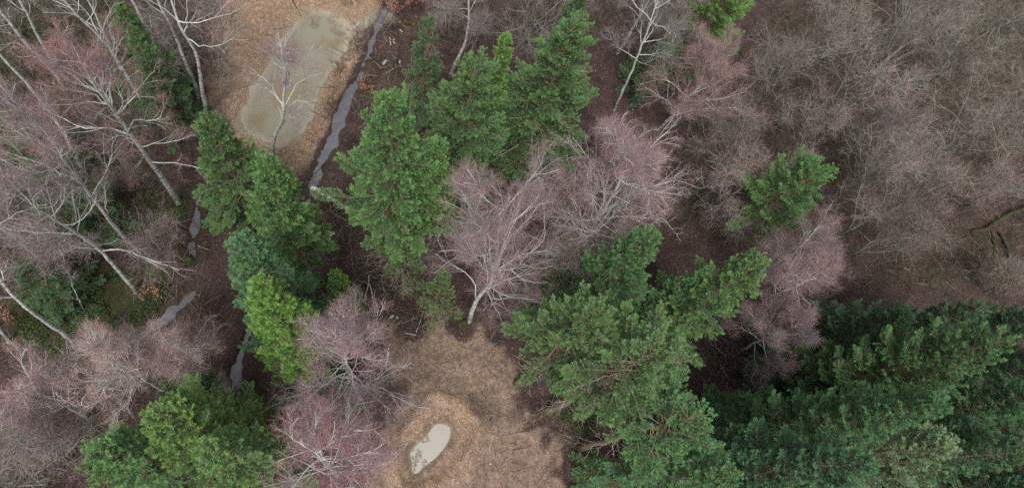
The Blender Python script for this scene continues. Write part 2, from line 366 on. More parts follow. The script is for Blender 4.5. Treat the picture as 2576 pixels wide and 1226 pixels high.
gattr('orange', np.maximum(_c1 * .95, .95 * blob([(1150, 1010), (1190, 1020), (1195, 1065), (1160, 1060)], .5, .7, 7)) + (.2 + .5 * fbm(GP, 1.5, 63)) * sstep(.6, -.4, sdist(GP, RING2) + (fbm(GP, 1.2, 64) - .5)))
gattr('mud', np.maximum.reduce([sstep(.35, -.1, _d1 + (fbm(GP, 1.4, 5, 5) - .5) * 1.2 + (fbm(GP, .5, 51) - .5) * .3) * .8, sstep(.5, -.3, _o + (fbm(GP, .9, 52) - .5) * 1.0) * 1.0, sstep(.2, -.1, _d2) * .6]))
gattr('dark', np.maximum.reduce([.95 * blob([(893, 95), (925, 82), (925, 115), (905, 150), (892, 125)], .3, .5, 8), .9 * blob([(830, 250), (860, 255), (850, 290), (825, 310), (820, 280)], .3, .5, 9),
    .8 * blob([(790, 400), (810, 390), (790, 450), (770, 440)], .3, .5, 10), .8 * sstep(.5, .0, _s + (fbm(GP, .8, 55) - .5) * .8) * sstep(-.3, .0, _s), .5 * blob([(850, -10), (910, -10), (900, 20), (860, 25)], .3, .6, 11), .5 * _dk2, .55 * sstep(.5, .1, _d2 + (fbm(GP, .5, 57) - .5) * .4) * sstep(-.2, .05, _d2)]))
gattr('green', np.maximum.reduce([blob([(150, 640), (330, 690), (420, 690), (440, 760), (370, 830), (250, 860), (190, 890), (60, 880), (30, 760)], 2, 2, 12), .8 * blob([(360, 480), (480, 490), (470, 560), (400, 570), (350, 540)], 1, 1.5, 13),
    .7 * blob([(900, 180), (940, 190), (930, 250), (890, 250)], 1, 1, 14), .8 * blob([(1330, 620), (1480, 640), (1450, 760), (1330, 760)], 1, 1.5, 15), .7 * blob([(1390, 990), (1520, 980), (1500, 1100), (1400, 1090)], 1, 1, 16),
    .2 * blob([(2150, 640), (2560, 560), (2570, 730), (2150, 730)], 2, 2, 17), .6 * blob([(380, 180), (500, 200), (470, 260), (380, 230)], 1, 1, 18), .55 * blob([(0, 0), (420, 0), (380, 240), (300, 500), (0, 560)], 3, 4, 19), .3 * blob([(1950, 0), (2570, 0), (2570, 400), (2000, 500), (1750, 700), (1700, 400)], 3, 6, 20)]))

# ------------------------------------------------------------------ water
def water_mat(name, deep, pale, stain_refl, edge_w, n_sc=.6, rough=.06, stain_refl_amt=.6):
    m, t, b = new_mat(name, rough, .5)
    oc = objcoord(t); a = attr(t, 'a')          # a = metres from the bank, 0..1
    c = mix(t, smooth(t, math_n(t, 'ADD', a, math_n(t, 'MULTIPLY', math_n(t, 'SUBTRACT', noise(t, oc, 1.5, 4), .5), edge_w)), 0, edge_w), pale, deep)
    c = mix(t, math_n(t, 'MULTIPLY', smooth(t, noise(t, oc, n_sc, 3), .45, .68), stain_refl_amt), c, stain_refl)
    t.links.new(c, b.inputs['Base Color']); b.inputs['IOR'].default_value = 1.6
    bump(t, b, noise(t, oc, 3, 2), .006, .02)
    return m
def water_poly(name, pl, mat, seed, step=.18, z=WATER_Z, wob=.5):
    lo = pl.min(0) - 1; hi = pl.max(0) + 1; xs = np.arange(lo[0], hi[0], step); ys = np.arange(lo[1], hi[1], step)
    X, Y = np.meshgrid(xs, ys, indexing='ij'); P = np.stack([X.ravel(), Y.ravel()], 1); d = sdist(P, pl)
    keep = d.reshape(X.shape) < .55; k = keep[:-1, :-1] & keep[1:, :-1] & keep[1:, 1:] & keep[:-1, 1:]
    idx = np.arange(len(P)).reshape(X.shape); Q = np.stack([idx[:-1, :-1], idx[1:, :-1], idx[1:, 1:], idx[:-1, 1:]], -1)[k]
    u, inv = np.unique(Q.ravel(), return_inverse=True)
    mb = MB(); mb.add(np.column_stack([P[u], np.full(len(u), z)]), inv.reshape(-1, 4), None, np.clip(-d[u] / 2.0, 0, 1))
    o = mb.build(name, mat, smooth=True); o['kind'] = 'structure'; return o
W1 = water_mat('murky_pond_water', (.24, .222, .168), (.36, .31, .235), (.2, .14, .055), .45, .42, .015, .65)  # ochre patches paint the trees' reflections into the pond colour
W2 = water_mat('silty_pond_water', (.4, .375, .33), (.33, .29, .23), (.36, .33, .28), .12, .9, .12)
W3 = water_mat('stream_water_surface', (.125, .125, .145), (.07, .065, .065), (.19, .175, .16), .25, 1.2, .05, .8)  # grey-lilac mid-stream tone has the sky's reflection put into the colour
water_poly('pond_water', POND1, W1, 1); W4 = water_mat('shallow_outlet_water', (.36, .32, .25), (.3, .25, .18), (.26, .24, .2), .2, .9, .1)
water_poly('outlet_water', OUTLET, W4, 3, z=WATER_Z - .012)
water_poly('puddle_water', POND2, W2, 2, .12)
def stream(name, c, seed):
    C, W, Nn = strip_poly(c)
    # resample along the run
    seg = np.r_[0, np.cumsum(np.linalg.norm(np.diff(C, axis=0), axis=1))]; s = np.arange(0, seg[-1], .25)
    Cx = np.column_stack([np.interp(s, seg, C[:, 0]), np.interp(s, seg, C[:, 1])]); Wx = np.interp(s, seg, W) + .14
    T = np.gradient(Cx, axis=0); T /= np.linalg.norm(T, axis=1, keepdims=True); N2 = np.stack([-T[:, 1], T[:, 0]], 1)
    u = np.linspace(-1, 1, 7); V = Cx[:, None] + N2[:, None] * (Wx[:, None, None] * u[None, :, None])
    V3 = np.concatenate([V, np.full(V.shape[:2] + (1,), WATER_Z - .004)], 2); idx = np.arange(len(s) * 7).reshape(-1, 7)
    Q = np.stack([idx[:-1, :-1], idx[1:, :-1], idx[1:, 1:], idx[:-1, 1:]], -1)
    mb = MB(); mb.add(V3, Q, None, np.clip((1 - np.abs(np.broadcast_to(u, (len(s), 7)))) * Wx[:, None], 0, 1).ravel())
    o = mb.build(name, W3, smooth=True); o['kind'] = 'structure'; return o
stream('stream_water', STREAM_C, 1); stream('side_stream_water', STREAM_B, 2)

# ------------------------------------------------------------------ things
def thing(name, label, cat, loc, group=None):
    o = bpy.data.objects.new(name, None); COL.objects.link(o); o.location = loc; o.empty_display_size = .3
    o['label'] = label; o['category'] = cat
    if group: o['group'] = group
    return o
def tag(o, label, cat, group=None):
    o['label'] = label; o['category'] = cat
    if group: o['group'] = group
    return o

def smooth_poly(P, K):
    P = np.asarray(P, float); d = np.r_[0, np.cumsum(np.linalg.norm(np.diff(P, axis=0), axis=1))]; x = np.linspace(0, d[-1], K)
    Q = np.column_stack([np.interp(x, d, P[:, i]) for i in range(3)])
    for _ in range(2): Q[1:-1] = .25 * Q[:-2] + .5 * Q[1:-1] + .25 * Q[2:]
    return Q
def trunk_from_px(pts, extra=0.0, hmin=.4, top=None):
    """pts: base first; each later pixel gets the height where its ray passes nearest the upright through the base"""
    B = G(*pts[0]); out = [B]; hs_ = [0.0]
    hN = nearest_h(B, *pts[-1]) if top is None else top
    n = len(pts)
    dpx = np.r_[0, np.cumsum([math.dist(pts[i], pts[i + 1]) for i in range(n - 1)])]
    for i in range(1, n):
        f = dpx[i] / dpx[-1]; h = hN * f * (1.28 - .28 * f)      # farther up = nearer the lens = longer in the picture
        out.append(G(pts[i][0], pts[i][1], h))
    out = np.array(out); out[0, 2] -= .25
    if extra:
        d = nrm(out[-1] - out[-2]); d = nrm(d + np.array([0, 0, .6])); out = np.vstack([out, out[-1] + d * extra * .5, out[-1] + nrm(d + np.array([0, 0, .4])) * extra])
    return out, B

def limbs_px(tr, lists):
    """hand-placed limbs: (trunk fraction, [(px,py,dz)...])"""
    return [np.array([lerp_poly(tr[None], np.array([f]))[0][0]] + [G(px, py, lerp_poly(tr[None], np.array([f]))[0][0][2] + dz) for px, py, dz in pts]) for f, pts in lists]

def birch(name, label, trunk_px, r0, twig=(.30, .19, .19), n_limb=16, t0=.4, lf=.34, ang=(24, 50), up=.07, dens=1.0, seed=0, extra=0.0, limbs=None,
          group='bare birches of the wood', cat='birch tree', top=None, trunk_pts=None, wood=None, twl=.5, tww=.0042, nsec=9, tip_r=.12, ups=0.05, lrl=.0095, hand_only=False, wig=.22, tw0=.3, wmin=(.0095, .006)):
    rng = np.random.default_rng(1000 + seed)
    if trunk_pts is None: tr, B = trunk_from_px(trunk_px, extra, top=top)
    else: tr = trunk_pts; B = tr[0].copy(); B[2] = 0
    K = 26; tr = smooth_poly(tr, K); L = plen(tr[None])[0]
    tr[1:-1] += rng.normal(size=(K - 2, 3)) * .02
    tt = np.linspace(0, 1, K); R = r0 * (1 - (1 - tip_r) * tt ** .9) * (1 + .5 * np.exp(-tt * L / .35)); R[-3:] *= (.8, .6, .3)
    wood = wood or BIRCH
    root = thing(name, label, cat, B, group)
    mb = MB(); tube(mb, tr[None], R[None], 10, rng); mb.build('trunk', wood, root, B, True)
    # first order limbs
    P1, R1, _ = spawn(tr[None], R[None], n_limb, t0, .985, ang, lf, 9, .16, up, rng, shape=.6, rl=lrl, lr=(.82, 1.1))
    if limbs:
        hp = limbs_px(tr, limbs); H1 = np.array([smooth_poly(h, 9) for h in hp]); lh = plen(H1); H1[:, 1:-1] += rng.normal(size=(len(hp), 7, 3)) * .05
        fr = np.array([f for f, _ in limbs]); rh = np.minimum(np.interp(fr, tt, R) * .55, lh * .0105)
        RH = rh[:, None] * (1 - .75 * np.linspace(0, 1, 9))[None]
        P1 = H1 if hand_only else np.concatenate([H1, P1]); R1 = RH if hand_only else np.concatenate([RH, R1])
    # the leader's own tip acts as one more limb
    own = np.arange(len(P1))
    P2, R2, o2 = spawn(P1, R1, nsec, .22, 1., (18, 42), .5, 7, .13, up * .8, rng, own, shape=.4, rl=.0095, lmin=.4)
    P3, R3, o3 = spawn(P2, R2, 5, .2, 1., (25, 60), .5, 5, .22, ups, rng, o2, shape=.35, rl=.010, lmin=.25)
    PT, RT, _ = spawn(tr[None, int(K * .7):], R[None, int(K * .7):], 14, .05, 1, (25, 55), .22, 5, .2, .05, rng, shape=.4, rl=.012)
    for i in range(len(P1)):
        mb = MB(); tube(mb, P1[i:i + 1], R1[i:i + 1], 6, rng)
        tube(mb, P2[o2 == i], np.maximum(R2[o2 == i], wmin[0]), 4, rng); tube(mb, P3[o3 == i], np.maximum(R3[o3 == i], wmin[1]), 3, rng)
        mb.build('limb', wood, root, B, True)
    # fine twigs: the coloured haze of the crown
    cm = MB(); tube(cm, PT, np.maximum(RT, .005), 3, rng, 1)
    for P, R_, n in ((P3, R3, 9 * dens), (P2, R2, 8 * dens), (PT, RT, 14 * dens)):
        C, RR, _ = spawn(P, R_, n, tw0, 1., (20, 65), .0, 4, wig, ups, rng, shape=0, lmin=.001)
        ln = twl * rng.uniform(.5, 1.3, len(C)); d = nrm(C[:, 1] - C[:, 0]); C = walk(C[:, 0], d, ln, 4, wig * .9, ups, rng)
        ribbon(cm, C, tww * rng.uniform(.7, 1.3, (len(C), 1)) * np.array([[1, .8, .6, .15]]), rng, 0, rng.random(len(C)) ** 2)
        C2, _, _ = spawn(C, C[:, :, 0] * 0 + .004, 2.0, .2, .95, (25, 60), .55, 3, .2, ups, rng, shape=0.2, lmin=.1)
        ribbon(cm, C2, tww * .8 * rng.uniform(.7, 1.2, (len(C2), 1)) * np.array([[1, .7, .15]]), rng, 0, rng.random(len(C2)) ** 2)
    gm = sum(twig) / 3; cr = cm.build('crown', [TWIG, wood], root, B); cr.color = (*[gm + (x - gm) * .85 for x in twig], 1)
    return root

def leader(top):
    q = np.stack([top - (0, 0, .3), top + (0, 0, .55)]); a = np.arange(4) * 1.5708; c = np.column_stack([np.cos(a), np.sin(a), a * 0]); V = np.vstack([q[0] + c * .03, q[1] + c * .008])
    return V, [[i, (i + 1) % 4, (i + 1) % 4 + 4, i + 4] for i in range(4)], None, np.full(8, 1.0), 0
def spruce_meshes(H, Rb, seed, zb=.12, prof=.8, lowd=1.0, fan=.2, fmax=.5, lift=0, per=(6, 9), sp=1.0, dens=1.0, lean=(0, 0), dead=.0, gap=.0, shoot=.145, wid=.027, nd=1.0, lowdead=True, droop=.45, double=None, irr=.25):
    """trunk and crown meshes of one spruce standing at the origin"""
    rng = np.random.default_rng(5000 + seed)
    K = 14; s = np.linspace(0, 1, K); tr = np.column_stack([lean[0] * s ** 1.3, lean[1] * s ** 1.3, H * s - .2 * (1 - s)]); tr[1:-1, :2] += rng.normal(size=(K - 2, 2)) * .04
    r0 = .011 * H + .03; R = r0 * (1 - .94 * s); R[0] *= 1.35
    tm = MB(); tube(tm, tr[None], R[None], 9, rng)
    cm = MB()
    def branches(zs, L, el, az, dead_b, base=None):
        nb = len(zs)
        if base is None: B, _ = lerp_poly(np.repeat(tr[None], nb, 0), zs / H)
        else: B = base
        Kb = 8; q = np.linspace(0, 1, Kb)[None]
        hor = L[:, None] * q * np.cos(el * .5)[:, None]
        dr = droop * (.25 + 1.25 * (1 - zs / H))[:, None] * rng.uniform(.7, 1.4, (nb, 1))
        ver = L[:, None] * (np.sin(el)[:, None] * q - dr * q ** 1.6 + .30 * q ** 3.2)
        P = B[:, None] + np.stack([hor * np.cos(az)[:, None], hor * np.sin(az)[:, None], ver], -1)
        P[:, 1:] += np.cumsum(rng.normal(size=(nb, Kb - 1, 3)) * .035, 1) * L[:, None, None] ** .5
        return P
    def clothe(P, L, dead_b, dens):
        nb = len(P)
        RB = np.maximum(.006 + .0085 * L, .008)[:, None] * (1 - .8 * np.linspace(0, 1, P.shape[1]))[None]
        if (~dead_b).any(): tube(cm, P[~dead_b], RB[~dead_b], 4, rng, 1)
        if dead_b.any(): tube(cm, P[dead_b], RB[dead_b], 4, rng, 2)
        # side sprays, both sides of the branch, nearly flat
        n2 = np.maximum(7, (L * 15)).astype(int); par = np.repeat(np.arange(nb), n2); M = len(par)
        hb = P[par, 0, 2] / H; ts = .1 if fan == .3 else .25; t = ts + (1 - ts) * rng.uniform(0, 1., M) ** (.55 + .4 * hb); B2, T2 = lerp_poly(P[par], t)
        side = np.where(rng.random(M) < .5, 1., -1.); up = np.array([0, 0, 1.0]); S = nrm(np.cross(T2, up)) * side[:, None]
        a = np.radians(rng.uniform(32, 62, M))[:, None]; D2 = nrm(np.cos(a) * T2 + np.sin(a) * S + np.column_stack([np.zeros(M), np.zeros(M), rng.normal(.05, .14, M)]))
        l2 = np.minimum(fmax, fan * L[par] * (1.06 - t) ** .8 * np.minimum(1, .25 + 1.4 * t)) * 1.25 * rng.uniform(.65, 1.15, M) + .14
        dd = dead_b[par]
        C = walk(B2, D2, l2, 4, .09, -.05 * (1 - P[par, 0, 2] / H), rng)
        ribbon(cm, C[~dd], np.full((int((~dd).sum()), 4), .007), rng, 1, .5)
        if dd.any():
            kk = dd & (rng.random(M) < .55); tube(cm, C[kk], np.full((int(kk.sum()), 4), .007) * np.array([[1, .8, .6, .3]]), 3, rng, 2)
        kb = (~dd) & (rng.random(M) < .035); q_ = walk(B2[kb], nrm(D2[kb] + np.array([0, 0, .25])), l2[kb] * 1.25 + .1, 4, .2, 0, rng); tube(cm, q_, np.full((int(kb.sum()), 4), .008) * np.array([[1, .85, .6, .3]]), 3, rng, 2)
        # needle shoots on the sprays
        C = C[~dd]; l2 = l2[~dd]; tb = t[~dd]; tone = rng.uniform(.05, .33, len(C)); hz = (P[par, 0, 2] / H)[~dd]
        n3 = np.maximum(5, (l2 / .019 * nd)).astype(int); p3 = np.repeat(np.arange(len(C)), n3); m3 = len(p3)
        t3 = rng.uniform(.02, 1., m3); B3, T3 = lerp_poly(C[p3], t3)
        sd = np.where(rng.random(m3) < .5, 1., -1.); S3 = nrm(np.cross(T3, up)) * sd[:, None]
        a3 = np.radians(rng.uniform(15, 50, m3))[:, None]; D3 = nrm(np.cos(a3) * T3 + np.sin(a3) * S3 + np.column_stack([np.zeros(m3), np.zeros(m3), rng.normal(.02, .26, m3)]))
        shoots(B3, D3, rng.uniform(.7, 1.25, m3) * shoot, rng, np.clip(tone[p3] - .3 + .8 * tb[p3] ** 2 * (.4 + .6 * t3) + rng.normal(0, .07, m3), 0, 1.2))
        # end rosettes
        n4 = 6; p4 = np.repeat(np.arange(len(C)), n4); T4 = nrm(C[p4, -1] - C[p4, -2]); D4 = nrm(T4 + rng.normal(size=T4.shape) * .38 + np.array([0, 0, .1]))
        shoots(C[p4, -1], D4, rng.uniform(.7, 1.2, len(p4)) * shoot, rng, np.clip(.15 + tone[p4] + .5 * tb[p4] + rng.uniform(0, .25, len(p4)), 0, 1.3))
        # shoots along the branch itself
        n5 = np.maximum(4, (L / .024 * nd)).astype(int); p5 = np.repeat(np.arange(nb), n5); p5 = p5[~dead_b[p5]]; t5 = rng.uniform(.25, 1., len(p5)); B5, T5 = lerp_poly(P[p5], t5)
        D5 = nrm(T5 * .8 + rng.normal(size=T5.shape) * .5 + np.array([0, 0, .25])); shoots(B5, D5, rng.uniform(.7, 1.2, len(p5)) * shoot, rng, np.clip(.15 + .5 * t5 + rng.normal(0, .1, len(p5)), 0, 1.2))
    def shoots(B, D, l, rng, tone):
        n = len(B); up = np.array([0, 0, 1.0]); S = nrm(np.cross(D, up) + rng.normal(size=D.shape) * .25); N = np.cross(S, D)
        w_ = wid * rng.uniform(.7, 1.25, n)
        V = np.stack([B, B + D * (l * .45)[:, None] + S * w_[:, None] * .6 - N * .008, B + D * l[:, None], B + D * (l * .45)[:, None] - S * w_[:, None] * .6 - N * .008], 1)
        i = np.arange(n)[:, None] * 4; T = np.concatenate([i + np.array([[0, 1, 2]]), i + np.array([[0, 2, 3]])])
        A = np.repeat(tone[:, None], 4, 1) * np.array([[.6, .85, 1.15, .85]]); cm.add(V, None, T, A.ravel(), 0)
    z0 = zb * H; zs = []; z = z0
    while z < H - .25:
        f = (z - z0) / (H - z0); k = int(rng.integers(*per)); zs += list(z + rng.normal(0, .07, k)); z += sp * (1.0 - .5 * f) * rng.uniform(.8, 1.2) / dens ** .5
    zs = np.clip(np.array(zs), z0 * .9, H - .12); f = np.clip((zs - z0) / (H - z0), 0, 1)
    az = (np.arange(len(zs)) * 2.39996 + rng.normal(0, .25, len(zs))) % 6.2832; lobes = 1 + irr * (np.sin(az * 2 + rng.uniform(0, 6)) * .5 + np.sin(az * 3 + f * 9 + rng.uniform(0, 6)) * .5)
    L = Rb * np.minimum((1 - f) ** (prof + .14), 1) * rng.uniform(.6, 1.15, len(zs)) * lobes * np.minimum(1, .62 + 2.2 * f) + .22
    el = np.radians(4 + lift + (46 - lift) * f ** 1.5 + rng.normal(0, 7, len(zs))); keep = rng.random(len(zs)) > gap; dead_b = (rng.random(len(zs)) < dead * (1.25 - f)) 
    zs, L, el, az, dead_b = (x[keep] for x in (zs, L, el, az, dead_b))
    P = branches(zs, L, el, az, dead_b); clothe(P, L, dead_b, dens)
    if lowdead and zb > .06:      # bare dead branches under the crown
        prof_ = prof; n = int((10 + z0 * 7) * lowd); zz = rng.uniform(.06 * H, z0 * 1.15, n); a_ = rng.uniform(0, 6.283, n); Ld = Rb * rng.uniform(.2, .62, n)
        Pd = branches(zz, Ld, np.radians(rng.normal(0, 10, n)), a_, None); tube(cm, Pd, (.012 * (1 - .8 * np.linspace(0, 1, 8)))[None] * np.ones((n, 1)), 3, rng, 2)
        C, _, _ = spawn(Pd, Pd[:, :, 0] * 0 + .008, 7, .2, 1, (35, 70), .35, 3, .15, -.05, rng, lmin=.2); ribbon(cm, C, np.full((len(C), 3), .006), rng, 2, .5)
    top = tr[-1]; nT = 26; D = nrm(np.column_stack([rng.normal(size=(nT, 2)) * .6, rng.uniform(.3, 1.4, nT)])); shoots(top[None] + np.column_stack([np.zeros((nT, 2)), rng.uniform(-.5, .35, nT)]), D, np.full(nT, .24), rng, np.full(nT, 1.1))
    cm.add(*leader(top))
    return tm, cm
def spruce(label, top_px, H, Rb, col, seed, name='spruce_tree', group='spruces of the wood', **kw):
    T = G(*top_px, H); B = np.array([T[0], T[1], 0.0])
    ln = kw.get('lean', (0, 0)); B[0] -= ln[0]; B[1] -= ln[1]
    root = thing(name, label, 'spruce tree', B, group); tm, cm = spruce_meshes(H, Rb, seed, **kw)
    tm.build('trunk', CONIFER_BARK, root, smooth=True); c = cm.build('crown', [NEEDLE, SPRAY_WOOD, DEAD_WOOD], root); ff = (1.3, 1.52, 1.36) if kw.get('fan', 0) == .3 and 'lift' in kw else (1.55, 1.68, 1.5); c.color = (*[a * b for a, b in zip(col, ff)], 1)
    return root

# ------------------------------------------------------------------ birches seen one by one (trunk pixels run from the foot up)
PINK, ROSE, MAUVE, TAN_T, GREYT = (.26, .175, .185), (.29, .16, .165), (.215, .17, .175), (.27, .2, .18), (.19, .17, .16)
birch('birch_tree', 'big white birch leaning left with long crooked limbs and a rosy crown', [(452, 512), (410, 450), (370, 395), (335, 345), (305, 305), (280, 270), (250, 235), (225, 195), (205, 155), (175, 100)], .23, ROSE, 16, .5, .24, (28, 55), .07, .62, 1,
      limbs=[(.50, [(262, 318, .3), (222, 322, .6), (180, 308, .9), (148, 296, 1.2), (108, 268, 1.5)]), (.53, [(325, 298, .4), (352, 302, .6), (385, 301, .9), (406, 297, 1.2), (416, 270, 1.8)]), (.32, [(385, 402, .3), (430, 412, .6), (478, 414, .9), (520, 428, 1.0), (552, 438, 1.0)]),
             (.36, [(337, 425, .1), (330, 445, .2)]), (.42, [(400, 358, .5), (430, 358, .9), (462, 345, 1.3), (482, 340, 1.5)]), (.66, [(272, 205, 1.0), (278, 180, 1.6), (292, 130, 2.6), (310, 90, 3.2)]), (.62, [(318, 258, .6), (342, 245, 1.0), (345, 228, 1.4), (372, 185, 2.2), (390, 178, 2.4)]),
             (.68, [(225, 228, .4), (190, 232, .7), (160, 222, 1.), (128, 218, 1.3)]), (.72, [(215, 210, .6), (180, 195, 1.), (140, 150, 1.7)]), (.70, [(245, 190, .8), (252, 150, 1.6), (246, 120, 2.2)]), (.6, [(262, 240, .8), (290, 175, 2.), (312, 145, 2.6)]), (.8, [(172, 140, .8), (150, 128, 1.2)]), (.47, [(290, 335, .2), (268, 365, .1), (240, 365, .3)])])
birch('birch_tree', 'tall pale birch with a kinked bare trunk crossing the left edge of the photo', [(212, 433), (185, 380), (168, 345), (150, 310), (117, 270), (90, 235), (65, 205), (30, 170), (0, 138)], .19, MAUVE, 7, .7, .16, (35, 60), .08, .3, 2, extra=6)
birch('birch_tree', 'birch with forked leaning stem and mauve crown, below the big crooked birch', [(375, 657), (330, 612), (300, 580), (270, 545), (240, 505), (215, 478), (190, 440), (155, 400), (130, 345), (100, 310), (62, 295)], .18, PINK, 16, .5, .26, (20, 44), .08, .65, 3,
      limbs=[(.62, [(175, 440, .4), (120, 420, .8), (60, 398, 1.4), (0, 378, 2.0)]), (.66, [(150, 420, .5), (100, 370, 1.5), (60, 330, 2.4)]), (.38, [(262, 470, 1.), (262, 450, 1.5)]), (.7, [(130, 395, .6), (90, 350, 1.6)])])
birch('birch_tree', 'slender birch with straight leaning trunk rising from the moss beside the ivy bank', [(345, 735), (290, 670), (250, 625), (215, 600), (170, 570), (125, 545), (90, 525), (50, 480), (15, 450)], .17, MAUVE, 16, .45, .24, (26, 50), .08, .55, 4,
      limbs=[(.38, [(300, 622, .3), (370, 650, .5), (420, 668, .4), (450, 680, .3)]), (.55, [(130, 585, .2), (80, 585, .5), (20, 575, .8)]), (.4, [(190, 622, .4), (150, 640, .5)])])
birch('birch_tree', 'birch trunk slanting in from the left edge, its foot behind a mauve crown', [(150, 690), (105, 655), (50, 605), (0, 570)], .18, MAUVE, 8, .5, .2, seed=5, extra=9, dens=.14, nsec=5)
birch('birch_tree', 'thick grey white birch with bowed trunk standing on the dark ivy ground', [(190, 868), (172, 845), (150, 830), (110, 805), (70, 775), (35, 745), (12, 722), (0, 700)], .2, TAN_T, 9, .5, .2, seed=6, extra=7, dens=.14, nsec=5)
birch('birch_tree', 'short mossy birch stem cut by the left edge beside russet leaves', [(24, 860), (12, 840), (0, 826)], .15, GREYT, 6, .6, .2, seed=7, extra=8)
birch('birch_tree', 'broad pale birch trunk entering at the top left corner', [(165, 225), (140, 185), (108, 150), (75, 120), (50, 90), (25, 55), (0, 25)], .21, GREYT, 9, .4, .2, seed=9, extra=6, dens=.14, nsec=5)
birch('birch_tree', 'knotty birch with mottled trunk, second stem from the top left corner', [(160, 200), (122, 140), (105, 105), (88, 75), (70, 40), (50, 0)], .17, MAUVE, 9, .4, .2, seed=10, extra=6, dens=.14, nsec=5)
birch('birch_tree', 'green stained long birch trunk passing behind the big rosy crown', [(368, 272), (350, 240), (325, 195), (300, 160), (265, 100), (240, 82), (215, 60), (185, 30), (160, 0)], .19, GREYT, 10, .45, .2, seed=11, extra=5, dens=.14, nsec=5)
birch('birch_tree', 'thin speckled birch trunk crossing the longer green stained one', [(330, 235), (285, 130), (275, 108), (262, 85), (245, 45), (222, 0)], .15, GREYT, 8, .45, .2, seed=12, extra=5, dens=.14, nsec=5)
birch('birch_tree', 'white birch with mossy foot in front of the dark young spruces', [(412, 178), (402, 150), (385, 105), (360, 55), (333, 0)], .17, MAUVE, 8, .5, .22, seed=13, extra=8, dens=.14, nsec=5)
birch('birch_tree', 'pale birch with moss green foot, left one of the close pair beside the gravel clearing', [(502, 246), (485, 200), (465, 155), (445, 95), (420, 45), (395, 0)], .17, MAUVE, 8, .5, .22, seed=14, extra=6, dens=.14, nsec=5)
birch('birch_tree', 'forked grey birch, right one of the close pair beside the gravel clearing', [(520, 288), (508, 225), (502, 165), (490, 120), (455, 78), (447, 50), (430, -5)], .18, MAUVE, 9, .5, .2, seed=15, extra=5, dens=.14, nsec=5,
      limbs=[(.55, [(472, 80, .6), (470, 45, 1.6), (474, 0, 3.), (470, -40, 4)]), (.52, [(520, 122, .4), (560, 110, .9), (590, 95, 1.2)]), (.62, [(490, 60, .6), (530, 50, 1.2), (570, 35, 1.6), (598, 24, 1.9)])])
birch('birch_tree', 'lone white birch with crooked white limbs standing over the long pond', [(684, 402), (686, 360), (691, 340), (705, 316), (711, 300), (714, 280), (714, 245), (719, 200), (715, 150), (707, 118), (699, 80)], .17, (.26, .18, .2), 12, .6, .15, (28, 55), .08, .34, 16, tip_r=.22, tww=.0045, nsec=5,
      limbs=[(.48, [(690, 228, .4), (678, 208, .8), (668, 197, 1.0), (650, 195, 1.1), (640, 175, 1.6)]), (.50, [(692, 232, .3), (672, 222, .4), (640, 217, .6)]), (.62, [(738, 185, .6), (748, 175, .9), (758, 160, 1.2), (778, 140, 1.7), (790, 110, 2.2)]), (.47, [(728, 235, .4), (760, 200, 1.0), (785, 182, 1.4), (810, 185, 1.6)]),
             (.45, [(740, 250, .3), (772, 256, .5), (795, 252, .6)]), (.36, [(730, 295, .1), (760, 290, .2)]), (.37, [(735, 285, .4), (770, 258, .8)]), (.38, [(704, 275, .3), (696, 250, .8)]), (.74, [(705, 130, .6), (690, 118, .8)]), (.76, [(728, 118, .7), (740, 100, 1.2)]), (.33, [(722, 306, .0), (742, 318, .1)]), (.84, [(697, 100, .6), (682, 78, 1.2)]), (.86, [(722, 90, .5), (732, 68, 1.)])])
birch('birch_tree', 'curved birch with rosy grey crown at the edge of the lower clearing', [(1179, 808), (1189, 778), (1204, 743), (1222, 725), (1236, 713), (1244, 678), (1249, 640), (1252, 600), (1257, 570), (1268, 530), (1285, 490)], .2, (.25, .18, .185), 18, .34, .31, (28, 60), .07, 1.45, 17, tip_r=.14,
      limbs=[(.47, [(1225, 555, .4), (1194, 530, 1.), (1170, 508, 1.5), (1152, 485, 2.0)]), (.33, [(1275, 660, .4), (1310, 640, .8), (1350, 628, 1.1), (1400, 632, 1.3)]), (.42, [(1285, 588, .8), (1330, 555, 1.6), (1370, 500, 2.6)]), (.36, [(1225, 645, .3), (1180, 600, .8), (1150, 590, 1.0)]), (.38, [(1270, 690, .2), (1290, 720, .0), (1330, 730, .1)]), (.5, [(1290, 540, .8), (1320, 480, 2.0)]), (.3, [(1275, 700, .3), (1330, 690, .5), (1390, 670, .9)]),
             (.2, [(1199, 708, .5), (1164, 678, 1.0), (1124, 653, 1.4), (1094, 636, 1.6)])])
birch('birch_tree', 'very broad birch crown of white limbs and purple pink twigs in mid wood', [(1440, 625), (1475, 585), (1505, 548), (1530, 510), (1555, 465), (1568, 440), (1578, 410), (1582, 380)], .22, (.3, .2, .21), 34, .3, .36, (25, 62), .06, 1.15, 18, wmin=(.0125, .008), tw0=.5, tip_r=.12,
      limbs=[(.42, [(1580, 485, .6), (1640, 465, 1.5), (1700, 452, 2.2)]), (.46, [(1600, 470, .6), (1660, 480, 1.2), (1715, 490, 1.6)]), (.55, [(1600, 410, 1.), (1640, 370, 2.), (1680, 330, 2.8)]), (.5, [(1520, 440, 1.), (1480, 400, 1.8), (1440, 345, 2.8)]), (.3, [(1420, 540, .6), (1390, 500, 1.2)]), (.36, [(1480, 470, 1.4), (1450, 420, 2.4)]), (.6, [(1610, 395, 1.), (1655, 385, 2.)])])
birch('birch_tree', 'small tangled birch with pale bare limbs under the broad pink crown', [(1455, 640), (1475, 600), (1500, 575), (1520, 550)], .16, TAN_T, 15, .2, .5, (40, 75), .04, .6, 181, top=13)
